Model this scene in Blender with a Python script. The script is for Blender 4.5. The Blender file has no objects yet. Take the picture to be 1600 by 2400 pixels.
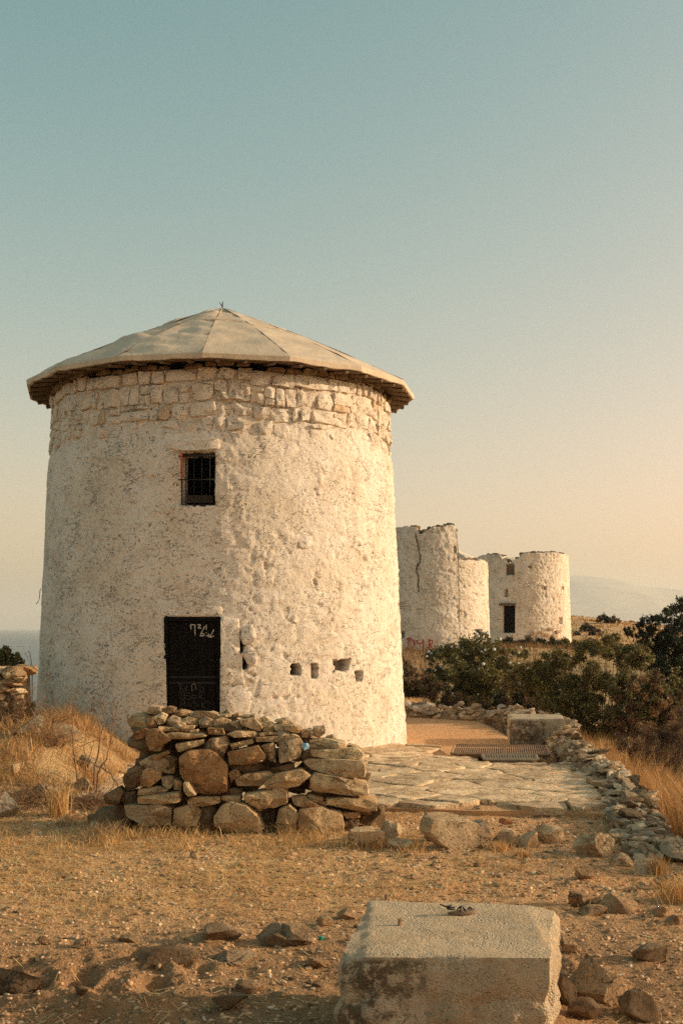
import bpy, math, random
import numpy as np
from mathutils import Vector

# ------------------------------------------------------------------ camera, world, sun, exposure
scene = bpy.context.scene
col = scene.collection
R = math.radians
F = 2898.0            # focal length in photograph pixels (1600 x 2400)
EYE = 1.87            # eye height above the ground at the mill
HOR = 1472.0

cam_d = bpy.data.cameras.new('camera')
cam = bpy.data.objects.new('camera', cam_d)
col.objects.link(cam)
cam.location = (0, 0, EYE)
cam.rotation_euler = (R(90), 0, 0)
cam_d.sensor_fit = 'VERTICAL'
cam_d.sensor_height = 36
cam_d.sensor_width = 24
cam_d.lens = 36 * F / 2400
cam_d.shift_y = (HOR - 1200) / 2400
cam_d.clip_start = 0.1
cam_d.clip_end = 100000
scene.camera = cam

SUN_EL = R(16.5)
SUN_AZ = R(5)         # degrees behind the picture's right-hand side
world = bpy.data.worlds.new('World')
scene.world = world
world.use_nodes = True
wn = world.node_tree
for n in list(wn.nodes):
    wn.nodes.remove(n)
w_out = wn.nodes.new('ShaderNodeOutputWorld')
w_bg = wn.nodes.new('ShaderNodeBackground')
w_sky = wn.nodes.new('ShaderNodeTexSky')
w_sky.sky_type = 'NISHITA'
w_sky.sun_disc = False
w_sky.sun_elevation = SUN_EL
w_sky.sun_rotation = R(90) - SUN_AZ
w_sky.air_density = 1.0
w_sky.dust_density = 2.2
w_sky.ozone_density = 1.0
EXPO = 0.8
STR = 0.12
w_sep = wn.nodes.new('ShaderNodeSeparateColor')
w_com = wn.nodes.new('ShaderNodeCombineColor')
wn.links.new(w_sky.outputs['Color'], w_sep.inputs[0])
SKY_CURVE = ((9.6, 1.90, 3.9), (1.87, 0.99, 0.42), (1.33, 0.97, 0.40))    # gain, slope, shoulder of the warm film look, per channel
def w_math(op, a, b):
    nd = wn.nodes.new('ShaderNodeMath'); nd.operation = op
    for k_, v_ in enumerate((a, b)):
        if isinstance(v_, float): nd.inputs[k_].default_value = v_
        else: wn.links.new(v_, nd.inputs[k_])
    return nd.outputs[0]
for i_, (a_, g_, k_) in enumerate(SKY_CURVE):
    u_ = w_math('POWER', w_math('MULTIPLY', w_sep.outputs[i_], STR), g_)
    v_ = w_math('DIVIDE', w_math('MULTIPLY', u_, a_), w_math('ADD', w_math('MULTIPLY', u_, k_), 1.0))
    wn.links.new(w_math('MULTIPLY', v_, 1.0 / (2 ** EXPO * STR)), w_com.inputs[i_])
wn.links.new(w_com.outputs[0], w_bg.inputs['Color'])
w_bg.inputs['Strength'].default_value = STR
wn.links.new(w_bg.outputs['Background'], w_out.inputs['Surface'])

sun_d = bpy.data.lights.new('sun', 'SUN')
sun = bpy.data.objects.new('sun', sun_d)
col.objects.link(sun)
sun_d.energy = 2.9
sun_d.angle = R(0.6)
sun_d.color = (1.0, 0.77, 0.53)
SUN_DIR = Vector((math.cos(SUN_EL) * math.cos(SUN_AZ), math.cos(SUN_EL) * math.sin(SUN_AZ), math.sin(SUN_EL)))
sun.rotation_euler = SUN_DIR.to_track_quat('Z', 'Y').to_euler()
sun.location = (30, 5, 20)

scene.view_settings.view_transform = 'Standard'
scene.view_settings.look = 'None'
scene.view_settings.gamma = 1.0
scene.view_settings.exposure = EXPO
scene.render.engine = 'CYCLES'
scene.cycles.use_denoising = False
scene.cycles.max_bounces = 6
scene.cycles.diffuse_bounces = 3
scene.cycles.glossy_bounces = 2
scene.cycles.volume_bounces = 1
scene.cycles.transparent_max_bounces = 8

HAZE_DENSITY = 1.15e-4

# ------------------------------------------------------------------ helpers
rng = np.random.default_rng(7)
random.seed(7)


def P(px, py, Y):
    return ((px - 800) * Y / F, Y, EYE - (py - HOR) * Y / F)


def Gd(py, z=0.0):
    return (EYE - z) * F / (py - HOR)


def _h(ix, iy, iz, seed):
    h = (ix.astype(np.int64) * 374761393 + iy.astype(np.int64) * 668265263 + iz.astype(np.int64) * 2147483647 + seed * 974711) & 0xFFFFFFFF
    h = ((h ^ (h >> 13)) * 1274126177) & 0xFFFFFFFF
    h = ((h ^ (h >> 16)) * 2246822519) & 0xFFFFFFFF
    h = h ^ (h >> 15)
    return (h & 0xFFFFFF).astype(np.float64) / 16777215.0


def vnoise(x, y, z, seed=0):
    x = np.asarray(x, float); y = np.asarray(y, float); z = np.asarray(z, float)
    x, y, z = np.broadcast_arrays(x, y, z)
    ix = np.floor(x); iy = np.floor(y); iz = np.floor(z)
    fx = x - ix; fy = y - iy; fz = z - iz
    ix = ix.astype(np.int64); iy = iy.astype(np.int64); iz = iz.astype(np.int64)
    fx = fx * fx * (3 - 2 * fx); fy = fy * fy * (3 - 2 * fy); fz = fz * fz * (3 - 2 * fz)
    r = 0
    for dx in (0, 1):
        wx = fx if dx else 1 - fx
        for dy in (0, 1):
            wy = fy if dy else 1 - fy
            for dz in (0, 1):
                wz = fz if dz else 1 - fz
                r = r + wx * wy * wz * _h(ix + dx, iy + dy, iz + dz, seed)
    return r * 2 - 1


def fbm(x, y, z, oct=4, seed=0, gain=0.5):
    a = 1.0; s = 0; t = 0; f = 1.0
    for o in range(oct):
        s = s + a * vnoise(x * f + 13.7 * o, y * f - 7.3 * o, z * f + 3.1 * o, seed + o)
        t += a; a *= gain; f *= 2.03
    return s / t


def ridged(x, y, z, oct=3, seed=0):
    a = 1.0; s = 0; t = 0; f = 1.0
    for o in range(oct):
        s = s + a * (1 - np.abs(vnoise(x * f + 5.1 * o, y * f, z * f, seed + o)) * 2)
        t += a; a *= 0.5; f *= 2.1
    return s / t


def worley(u, v, seed=0):
    iu = np.floor(u).astype(np.int64); iv = np.floor(v).astype(np.int64)
    f1 = np.full(u.shape, 9.0); f2 = np.full(u.shape, 9.0); cid = np.zeros(u.shape)
    for du in (-1, 0, 1):
        for dv in (-1, 0, 1):
            a = iu + du; b = iv + dv; o = np.zeros_like(a)
            cx = a + 0.15 + 0.7 * _h(a, b, o, seed); cy = b + 0.15 + 0.7 * _h(a, b, o + 1, seed)
            d = np.sqrt((cx - u) ** 2 + (cy - v) ** 2)
            near = d < f1
            f2 = np.where(near, f1, np.minimum(f2, d))
            cid = np.where(near, _h(a, b, o + 2, seed), cid)
            f1 = np.where(near, d, f1)
    return f1, f2, cid


def sstep(a, b, x):
    t = np.clip((x - a) / (b - a), 0, 1)
    return t * t * (3 - 2 * t)


def mesh_np(name, V, faces, mat=None, smooth=True, tint=None, attrs=None, sharp=None):
    """faces: list of int arrays, each (n,3) or (n,4)"""
    if not isinstance(faces, (list, tuple)):
        faces = [faces]
    faces = [np.asarray(f, dtype=np.int32) for f in faces if len(f)]
    me = bpy.data.meshes.new(name)
    V = np.asarray(V, dtype=np.float32)
    nl = sum(f.size for f in faces); nf = sum(len(f) for f in faces)
    me.vertices.add(len(V)); me.vertices.foreach_set('co', V.ravel())
    me.loops.add(nl); me.loops.foreach_set('vertex_index', np.concatenate([f.ravel() for f in faces]))
    me.polygons.add(nf)
    tot = np.concatenate([np.full(len(f), f.shape[1], dtype=np.int32) for f in faces])
    st = np.concatenate([[0], np.cumsum(tot)[:-1]]).astype(np.int32)
    me.polygons.foreach_set('loop_start', st)
    me.polygons.foreach_set('loop_total', tot)
    me.polygons.foreach_set('use_smooth', np.full(nf, smooth, dtype=bool))
    if tint is not None:
        a = me.attributes.new('tint', 'FLOAT_COLOR', 'POINT')
        t = np.ones((len(V), 4), dtype=np.float32); t[:, :3] = tint
        a.data.foreach_set('color', t.ravel())
    for k, v in (attrs or {}).items():
        a = me.attributes.new(k, 'FLOAT', 'POINT')
        a.data.foreach_set('value', np.asarray(v, dtype=np.float32))
    if mat:
        me.materials.append(mat)
    me.update(calc_edges=True)
    me.validate()
    if sharp:
        me.set_sharp_from_angle(angle=R(sharp))
    return me


def link(name, me, parent=None, loc=None, color=None):
    o = bpy.data.objects.new(name, me)
    col.objects.link(o)
    if parent:
        o.parent = parent
    if loc is not None:
        o.location = loc
    if color is not None:
        o.color = (*color, 1)
    return o


def tag(o, label=None, cat=None, group=None, kind=None):
    if label: o['label'] = label
    if cat: o['category'] = cat
    if group: o['group'] = group
    if kind: o['kind'] = kind
    return o


def empty(name, loc=(0, 0, 0)):
    o = bpy.data.objects.new(name, None)
    o.empty_display_size = 0.2
    col.objects.link(o)
    o.location = loc
    return o


class MB:
    """collects simple solids into one mesh"""
    def __init__(s): s.V = []; s.Q = []; s.T = []; s.n = 0
    def add(s, V, Q=(), T=()):
        V = np.asarray(V, float).reshape(-1, 3)
        if len(Q): s.Q.append(np.asarray(Q) + s.n)
        if len(T): s.T.append(np.asarray(T) + s.n)
        s.V.append(V); s.n += len(V)
    def box(s, c, size, rz=0.0, frame=None):
        x, y, z = [q / 2 for q in size]
        V = np.array([(-x, -y, -z), (x, -y, -z), (x, y, -z), (-x, y, -z), (-x, -y, z), (x, -y, z), (x, y, z), (-x, y, z)])
        if frame is not None:
            V = V @ np.asarray(frame)
        elif rz:
            ca, sa = math.cos(rz), math.sin(rz)
            V = np.c_[V[:, 0] * ca - V[:, 1] * sa, V[:, 0] * sa + V[:, 1] * ca, V[:, 2]]
        s.add(V + np.asarray(c), [(0, 3, 2, 1), (4, 5, 6, 7), (0, 1, 5, 4), (1, 2, 6, 5), (2, 3, 7, 6), (3, 0, 4, 7)])
    def tube(s, pts, r, sides=5):
        pts = np.asarray(pts, float); n = len(pts)
        r = np.broadcast_to(np.asarray(r, float), (n,))
        t = np.gradient(pts, axis=0); t /= np.linalg.norm(t, axis=1)[:, None] + 1e-9
        up = np.where(np.abs(t[:, 2:3]) > 0.9, np.array([[1.0, 0, 0]]), np.array([[0, 0, 1.0]]))
        a = np.cross(t, up); a /= np.linalg.norm(a, axis=1)[:, None] + 1e-9
        b = np.cross(t, a)
        ang = np.arange(sides) * 2 * math.pi / sides
        ring = pts[:, None] + r[:, None, None] * (a[:, None] * np.cos(ang)[None, :, None] + b[:, None] * np.sin(ang)[None, :, None])
        Q = []
        for i in range(n - 1):
            for j in range(sides):
                k = (j + 1) % sides
                Q.append((i * sides + j, i * sides + k, (i + 1) * sides + k, (i + 1) * sides + j))
        T = []
        for j in range(1, sides - 1):
            T.append((0, j + 1, j)); T.append(((n - 1) * sides, (n - 1) * sides + j, (n - 1) * sides + j + 1))
        s.add(ring.reshape(-1, 3), Q, T)
    def mesh(s, name, mat=None, smooth=False, sharp=None, **k):
        fs = []
        if s.Q: fs.append(np.concatenate(s.Q))
        if s.T: fs.append(np.concatenate(s.T))
        return mesh_np(name, np.concatenate(s.V), fs, mat, smooth, sharp=sharp, **k)


# ------------------------------------------------------------------ materials
class NT:
    def __init__(s, name):
        s.m = bpy.data.materials.new(name); s.m.use_nodes = True
        s.t = s.m.node_tree
        s.b = s.t.nodes['Principled BSDF']
        s.b.inputs['Specular IOR Level'].default_value = 0.25
    def n(s, typ, **kw):
        nd = s.t.nodes.new(typ)
        for k, v in kw.items():
            if k in nd.inputs: s.set(nd.inputs[k], v)
            else: setattr(nd, k, v)
        return nd
    def set(s, inp, v):
        if hasattr(v, 'is_output') or isinstance(v, bpy.types.NodeSocket): s.t.links.new(v, inp)
        else: inp.default_value = v
    def pos(s, scale=None):
        g = s.n('ShaderNodeNewGeometry').outputs['Position']
        return g
    def noise(s, vec, scale, detail=4, rough=0.55, dist=0.0):
        nd = s.n('ShaderNodeTexNoise')
        s.set(nd.inputs['Vector'], vec); nd.inputs['Scale'].default_value = scale
        nd.inputs['Detail'].default_value = detail; nd.inputs['Roughness'].default_value = rough
        nd.inputs['Distortion'].default_value = dist
        return nd.outputs['Fac']
    def voro(s, vec, scale, feature='F1', out='Distance'):
        nd = s.n('ShaderNodeTexVoronoi', feature=feature)
        s.set(nd.inputs['Vector'], vec); nd.inputs['Scale'].default_value = scale
        return nd.outputs[out]
    def ramp(s, fac, a, b, lo=0.0, hi=1.0):
        nd = s.n('ShaderNodeMapRange')
        s.set(nd.inputs['Value'], fac)
        nd.inputs['From Min'].default_value = a; nd.inputs['From Max'].default_value = b
        nd.inputs['To Min'].default_value = lo; nd.inputs['To Max'].default_value = hi
        return nd.outputs['Result']
    def mix(s, fac, a, b, blend='MIX'):
        nd = s.n('ShaderNodeMix', data_type='RGBA', blend_type=blend)
        s.set(nd.inputs['Factor'], fac)
        for k, v in (('A', a), ('B', b)):
            if isinstance(v, tuple) and len(v) == 3: v = (*v, 1)
            s.set(nd.inputs[k], v)
        return nd.outputs['Result']
    def math(s, op, a, b=0.0):
        nd = s.n('ShaderNodeMath', operation=op)
        s.set(nd.inputs[0], a); s.set(nd.inputs[1], b)
        return nd.outputs[0]
    def attr(s, name, out='Fac'):
        nd = s.n('ShaderNodeAttribute', attribute_name=name)
        return nd.outputs[out]
    def bump(s, h, dist=0.01, strength=1.0, normal=None):
        nd = s.n('ShaderNodeBump')
        nd.inputs['Strength'].default_value = strength; nd.inputs['Distance'].default_value = dist
        s.set(nd.inputs['Height'], h)
        if normal is not None: s.set(nd.inputs['Normal'], normal)
        return nd.outputs['Normal']
    def done(s, color, rough=0.9, normal=None):
        if isinstance(color, tuple) and len(color) == 3: color = (*color, 1)
        s.set(s.b.inputs['Base Color'], color); s.set(s.b.inputs['Roughness'], rough)
        if normal is not None: s.set(s.b.inputs['Normal'], normal)
        return s.m


def m_whitewash(name, base, warm, speck, bumpd=0.03):
    t = NT(name); p = t.pos()
    n1 = t.noise(p, 1.3, 5, 0.6)
    n2 = t.noise(p, 7, 6, 0.65)
    n3 = t.noise(p, 32, 4, 0.6)
    c = t.mix(t.ramp(n1, 0.42, 0.68), base, tuple(x * y for x, y in zip(base, (0.93, 0.89, 0.82))))
    c = t.mix(t.ramp(n2, 0.50, 0.70, 0, 0.5), c, warm)
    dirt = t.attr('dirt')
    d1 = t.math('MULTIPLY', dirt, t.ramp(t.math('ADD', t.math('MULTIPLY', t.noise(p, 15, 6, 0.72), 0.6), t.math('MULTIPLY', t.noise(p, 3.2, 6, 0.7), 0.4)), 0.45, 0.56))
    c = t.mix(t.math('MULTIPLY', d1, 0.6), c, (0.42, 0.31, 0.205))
    c = t.mix(t.ramp(t.noise(p, 19, 5, 0.7), 0.56, 0.68, 0, 0.35), c, (0.56, 0.41, 0.26))
    sp = t.math('MULTIPLY', t.ramp(t.noise(p, 24, 5, 0.65, 0.8), 0.585, 0.63), t.ramp(t.noise(p, 1.7, 4, 0.7), 0.42, 0.58))
    sp2 = t.math('MULTIPLY', t.ramp(t.noise(p, 9, 6, 0.7, 1.5), 0.63, 0.66), 0.9)
    sc = t.n('ShaderNodeMapping'); t.set(sc.inputs['Vector'], p); sc.inputs['Scale'].default_value = (1.0, 1.0, 2.6)
    ln = t.math('ABSOLUTE', t.math('SUBTRACT', t.noise(sc.outputs[0], 2.3, 5, 0.62, 0.4), 0.5))
    ln = t.math('MULTIPLY', t.ramp(ln, 0.0, 0.010, 1.0, 0.0), t.ramp(t.noise(p, 2.1, 3, 0.6), 0.50, 0.60))
    bl = t.math('MULTIPLY', t.ramp(t.noise(sc.outputs[0], 5.5, 6, 0.72, 1.0), 0.635, 0.665), 0.85)
    sp = t.math('MAXIMUM', t.math('MAXIMUM', sp, sp2), t.math('MAXIMUM', ln, bl))
    c = t.mix(t.math('MULTIPLY', sp, speck), c, (0.06, 0.048, 0.035))
    pat = t.math('MULTIPLY', t.ramp(t.noise(p, 2.4, 7, 0.72, 0.5), 0.52, 0.64), t.ramp(t.noise(p, 11, 6, 0.7), 0.36, 0.60, 0.2, 0.75))
    c = t.mix(t.math('MULTIPLY', pat, 0.75), c, (0.60, 0.445, 0.31))
    c = t.mix(t.attr('bare'), c, (0.11, 0.08, 0.052))    # unwashed stone in the wall holes, darkened to paint in their shade
    c = t.mix(1.0, c, t.n('ShaderNodeObjectInfo').outputs['Color'], 'MULTIPLY')
    h = t.math('ADD', t.math('MULTIPLY', t.noise(p, 22, 9, 0.72), 1.0), t.math('MULTIPLY', t.noise(p, 90, 3, 0.6), 0.35))
    h = t.math('SUBTRACT', h, t.math('MULTIPLY', sp, 0.5))
    return t.done(c, 0.95, t.bump(h, bumpd, 0.9))


def m_stone(name='stone', bumpd=0.05):
    t = NT(name); p = t.pos()
    oi = t.n('ShaderNodeObjectInfo')
    off = t.n('ShaderNodeVectorMath', operation='ADD')
    t.set(off.inputs[0], p)
    cm = t.n('ShaderNodeCombineXYZ')
    t.set(cm.inputs[0], t.math('MULTIPLY', oi.outputs['Random'], 37.0)); t.set(cm.inputs[1], t.math('MULTIPLY', oi.outputs['Random'], 91.0))
    t.set(off.inputs[1], cm.outputs[0])
    v = off.outputs[0]
    n1 = t.noise(v, 4, 6, 0.65, 0.6); n2 = t.noise(v, 18, 6, 0.7); n3 = t.noise(v, 60, 4, 0.6)
    base = oi.outputs['Color']
    c = t.mix(t.ramp(n1, 0.38, 0.60, 0.0, 0.9), t.mix(1.0, base, (1.25, 1.2, 1.12), 'MULTIPLY'), t.mix(1.0, base, (0.66, 0.54, 0.43), 'MULTIPLY'))
    c = t.mix(t.ramp(n2, 0.50, 0.64, 0, 0.6), c, t.mix(1.0, base, (1.1, 1.15, 1.2), 'MULTIPLY'))
    c = t.mix(t.ramp(n3, 0.54, 0.66, 0, 0.75), c, (0.07, 0.055, 0.04))
    crack = t.ramp(t.voro(t.mix(0.25, v, t.noise(v, 7, 4, 0.6)), 6.0, 'DISTANCE_TO_EDGE'), 0.0, 0.035, 1.0, 0.0)
    crack = t.math('MULTIPLY', crack, t.ramp(t.noise(v, 3, 3, 0.6), 0.48, 0.60))
    c = t.mix(t.math('MULTIPLY', crack, 0.7), c, (0.06, 0.045, 0.03))
    h = t.math('ADD', t.noise(v, 9, 10, 0.72), t.math('MULTIPLY', t.noise(v, 48, 5, 0.65), 0.4))
    h = t.math('SUBTRACT', h, t.math('MULTIPLY', crack, 0.35))
    return t.done(c, 0.94, t.bump(h, bumpd, 1.0))


def m_ground():
    t = NT('dirt'); p = t.pos()
    n1 = t.noise(p, 0.7, 5, 0.6); n2 = t.noise(p, 6, 6, 0.7); n3 = t.noise(p, 45, 5, 0.7)
    c = t.mix(t.ramp(n1, 0.35, 0.68), (0.90, 0.48, 0.215), (0.94, 0.545, 0.26))
    c = t.mix(t.ramp(n2, 0.50, 0.7, 0, 0.5), c, (0.50, 0.31, 0.165))
    c = t.mix(t.ramp(n3, 0.55, 0.70, 0, 0.6), c, (0.20, 0.135, 0.085))
    c = t.mix(t.ramp(t.noise(p, 90, 3, 0.6), 0.62, 0.72, 0, 0.8), c, (0.66, 0.52, 0.36))
    straw = t.attr('straw')
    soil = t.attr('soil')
    c = t.mix(t.math('MULTIPLY', soil, t.ramp(t.noise(p, 2.2, 6, 0.7), 0.34, 0.58, 0.45, 1.0)), c, t.mix(t.ramp(n3, 0.42, 0.6), (0.50, 0.275, 0.13), (0.30, 0.17, 0.085)))  # darker, redder near soil; its colour also deepens the foreground shadow
    scrub = t.attr('scrub')
    c = t.mix(t.math('MULTIPLY', scrub, t.ramp(t.noise(p, 1.5, 6, 0.7), 0.36, 0.56, 0.25, 0.9)), c, (0.20, 0.135, 0.065))
    c = t.mix(t.math('MULTIPLY', straw, t.ramp(t.noise(p, 22, 5, 0.7), 0.38, 0.6)), c, (0.80, 0.53, 0.24))
    h = t.math('ADD', t.noise(p, 38, 8, 0.75), t.math('MULTIPLY', t.voro(p, 55), -0.5))
    return t.done(c, 0.95, t.bump(h, 0.05, 1.0))


def m_concrete():
    t = NT('concrete'); p = t.pos()
    g = t.n('ShaderNodeNewGeometry')
    sx = t.n('ShaderNodeSeparateXYZ'); t.set(sx.inputs[0], g.outputs['True Normal'])
    oi = t.n('ShaderNodeObjectInfo')
    n1 = t.noise(p, 5, 6, 0.7); n2 = t.noise(p, 16, 6, 0.7)
    c = t.mix(t.ramp(n1, 0.38, 0.65), oi.outputs['Color'], t.mix(1.0, oi.outputs['Color'], (0.8, 0.74, 0.66), 'MULTIPLY'))
    c = t.mix(t.ramp(t.voro(p, 85), 0.25, 0.6, 0.35, 0), c, (0.56, 0.48, 0.38))
    c = t.mix(t.ramp(t.noise(p, 60, 4, 0.6), 0.58, 0.7, 0, 0.6), c, (0.12, 0.09, 0.065))
    lich = t.math('MULTIPLY', t.attr('dirt'), t.ramp(t.math('ADD', t.math('MULTIPLY', n2, 0.6), t.math('MULTIPLY', t.noise(p, 34, 5, 0.7), 0.4)), 0.435, 0.505, 0.0, 0.9))
    c = t.mix(lich, c, (0.15, 0.098, 0.052))
    pale = t.attr('pale')
    c = t.mix(t.math('MULTIPLY', pale, t.ramp(n2, 0.62, 0.5)), c, (0.74, 0.58, 0.40))
    h = t.math('ADD', t.noise(p, 30, 8, 0.75), t.math('MULTIPLY', t.voro(p, 95), t.ramp(t.noise(p, 5, 5, 0.7), 0.42, 0.60, -0.9, 0.0)))
    return t.done(c, 0.93, t.bump(h, 0.03, 1.0))


def m_tint(name, rough=0.8, trans=0.0, scale=30.0, spec=0.25):
    t = NT(name)
    c = t.attr('tint', 'Color')
    m = t.done(c, rough)
    t.b.inputs['Specular IOR Level'].default_value = spec
    if trans:
        tr = t.n('ShaderNodeBsdfTranslucent'); t.set(tr.inputs['Color'], c)
        mx = t.n('ShaderNodeMixShader'); mx.inputs[0].default_value = trans
        out = t.t.nodes['Material Output']
        t.t.links.new(t.b.outputs[0], mx.inputs[1]); t.t.links.new(tr.outputs[0], mx.inputs[2])
        t.t.links.new(mx.outputs[0], out.inputs['Surface'])
    return m


def m_plain(name, color, rough=0.7, var=0.25, scale=12, bumpd=0.003, metal=0.0):
    t = NT(name); p = t.pos()
    n = t.noise(p, scale, 5, 0.65)
    c = t.mix(t.ramp(n, 0.35, 0.68), color, tuple(x * (1 - var) for x in color))
    m = t.done(c, rough, t.bump(t.noise(p, scale * 5, 5, 0.6), bumpd, 0.8))
    t.b.inputs['Metallic'].default_value = metal
    return m


def m_roof():
    t = NT('roof_felt'); p = t.pos()
    n1 = t.noise(p, 1.6, 5, 0.6); n2 = t.noise(p, 9, 5, 0.65)
    c = t.mix(t.ramp(n1, 0.38, 0.66), (0.74, 0.57, 0.40), (0.58, 0.455, 0.325))
    c = t.mix(t.ramp(n2, 0.5, 0.74, 0, 0.5), c, (0.40, 0.33, 0.25))
    h = t.math('ADD', t.noise(p, 5, 5, 0.6), t.math('MULTIPLY', t.noise(p, 70, 3, 0.6), 0.12))
    return t.done(c, 0.75, t.bump(h, 0.02, 0.8))


M_WALL = m_whitewash('whitewashed_plaster', (0.96, 0.82, 0.675), (0.86, 0.69, 0.52), 0.72)
M_RUIN = m_whitewash('weathered_whitewash', (0.95, 0.81, 0.66), (0.82, 0.65, 0.48), 0.9, 0.05)
M_STONE = m_stone()
M_GROUND = m_ground()
M_CONC = m_concrete()
M_LEAF = m_tint('leaf', 0.5, 0.4, spec=0.5)
M_GRASS = m_tint('dry_grass', 0.8, 0.3)
M_PEB = m_tint('pebble', 0.9)
M_TWIG = m_plain('twig', (0.30, 0.17, 0.09), 0.85, 0.4, 40)
M_BARK = m_plain('bark', (0.10, 0.07, 0.05), 0.9, 0.4, 30)
M_ROOF = m_roof()
M_WOOD = m_plain('old_timber', (0.20, 0.13, 0.08), 0.85, 0.5, 18, 0.006)
M_DARKWOOD = m_plain('dark_timber', (0.07, 0.045, 0.028), 0.85, 0.5, 18, 0.006)
M_BLACK = m_plain('black_painted_metal', (0.009, 0.007, 0.006), 0.8, 0.4, 20)
M_BLACK.node_tree.nodes['Principled BSDF'].inputs['Specular IOR Level'].default_value = 0.08
M_IRON = m_plain('dark_iron', (0.016, 0.013, 0.011), 0.6, 0.4, 30)
M_RUST = m_plain('rusty_steel', (0.40, 0.24, 0.135), 0.7, 0.5, 25, 0.004, 0.2)
M_REDPAINT = m_plain('red_paint', (0.55, 0.08, 0.045), 0.6, 0.5, 14)
M_PALEPAINT = m_plain('pale_paint', (0.50, 0.44, 0.36), 0.7, 0.2, 20)
M_CHALK = m_plain('scratched_line', (0.10, 0.09, 0.075), 0.8, 0.3, 30)
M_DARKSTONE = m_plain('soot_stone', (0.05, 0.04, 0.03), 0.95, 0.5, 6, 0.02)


# ------------------------------------------------------------------ terrain
def ground_z(x, y, detail=True):
    x = np.asarray(x, float); y = np.asarray(y, float)
    z = 0.02 * fbm(x * 0.5, y * 0.5, 0 * x, 3, 3)
    z = z - 0.10 * sstep(7.4, 6.1, y)
    # bank on the left of the terrace
    m = sstep(-2.45, -3.75, x + 0.16 * fbm(x, y, 0 * x, 2, 9)) * sstep(12.0, 14.4, y) * sstep(19.2, 17.0, y)
    z = z + 0.62 * m
    # slope falling to the right of the parapet
    z = z - 1.5 * sstep(3.25, 6.5, x) * sstep(8.5, 12.5, y) * sstep(40, 28, y)
    z = z - 0.35 * sstep(2.7, 3.6, x) * sstep(9.5, 12, y) * sstep(60, 30, y)
    # behind the mill
    z = z - 0.5 * sstep(26.3, 29, y) * sstep(-4, 1, x)
    z = z + 1.35 * sstep(36, 56, y) * sstep(-6, 2, x)
    # the hill beyond the far mill
    z = z + 2.25 * np.exp(-((x - 22) / 14.0) ** 2) * sstep(85, 135, y) * sstep(230, 150, y)
    # land falling away to the sea
    fall = np.maximum(sstep(-9, -70, x), sstep(150, 330, y))
    fall = np.maximum(fall, sstep(40, 110, x) * sstep(20, 60, y))
    fall = np.maximum(fall, sstep(24, 70, y) * sstep(-3, -14, x))
    z = z - 25 * fall
    if detail:
        near = sstep(30, 12, y) * sstep(-8, -5, x) * sstep(8, 5, x)
        far = 1 - near
        z = z + near * (0.020 * fbm(x * 2.3, y * 2.3, 0 * x, 4, 21) + 0.016 * fbm(x * 9, y * 9, 0 * x, 4, 33, 0.65) + 0.008 * ridged(x * 16, y * 16, 0 * x, 2, 36))
        z = z + far * 0.25 * fbm(x * 0.25, y * 0.25, 0 * x, 4, 5) * sstep(24, 45, y)
        # broken rock showing through near the camera
        z = z + 0.09 * sstep(0.1, 0.5, fbm(x * 1.1, y * 1.6, 0 * x + 4, 3, 77)) * sstep(8.5, 6.5, y) * ridged(x * 5, y * 5, 0 * x, 3, 8) * sstep(3, 5, y)
        # gutter of soil beside the concrete block
        z = z - 0.10 * np.exp(-((x - 1.45) / 0.33) ** 2 - ((y - 5.55) / 0.55) ** 2)
    return z


def gz(x, y):
    return float(ground_z(np.array([x]), np.array([y]))[0])


def axis(parts):
    out = []
    for a, b, n in parts:
        out.append(np.linspace(a, b, n, endpoint=False))
    return np.concatenate(out + [[parts[-1][1]]])


gxs = np.concatenate([-np.geomspace(400, 9, 34), np.linspace(-8.6, -4.6, 46), np.linspace(-4.5, 3.6, 340), np.linspace(3.7, 8, 50), np.geomspace(8.4, 400, 44)])
gys = np.concatenate([np.linspace(-120, 3.5, 26), np.linspace(4.6, 9, 240), np.linspace(9.02, 14, 190), np.linspace(14.1, 28, 130), np.geomspace(28.4, 480, 110)])
X, Y = np.meshgrid(gxs, gys)
Z = ground_z(X.ravel(), Y.ravel())
nx, ny = len(gxs), len(gys)
idx = np.arange(nx * ny).reshape(ny, nx)
quads = np.c_[idx[:-1, :-1].ravel(), idx[:-1, 1:].ravel(), idx[1:, 1:].ravel(), idx[1:, :-1].ravel()]
xr, yr = X.ravel(), Y.ravel()
straw = sstep(7.0, 9.3, yr) * sstep(12.6, 11.4, yr) * sstep(1.6, -0.6, xr) * 0.9
straw = np.maximum(straw, sstep(-2.2, -3.2, xr) * sstep(11, 13, yr) * 0.9)
straw = np.maximum(straw, sstep(3.3, 4.2, xr) * sstep(8, 10, yr) * 0.9)
straw = np.maximum(straw, 0.35 * sstep(60, 100, yr))
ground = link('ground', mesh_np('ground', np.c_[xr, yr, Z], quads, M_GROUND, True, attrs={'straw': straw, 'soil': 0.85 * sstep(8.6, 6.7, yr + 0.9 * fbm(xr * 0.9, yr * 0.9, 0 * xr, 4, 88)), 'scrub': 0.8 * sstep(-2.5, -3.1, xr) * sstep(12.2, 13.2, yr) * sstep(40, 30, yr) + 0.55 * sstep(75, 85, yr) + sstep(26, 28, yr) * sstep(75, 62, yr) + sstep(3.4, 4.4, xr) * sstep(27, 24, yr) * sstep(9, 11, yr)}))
tag(ground, 'bare gravelly dirt strewn with straw in front of the mill', kind='structure')

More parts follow.
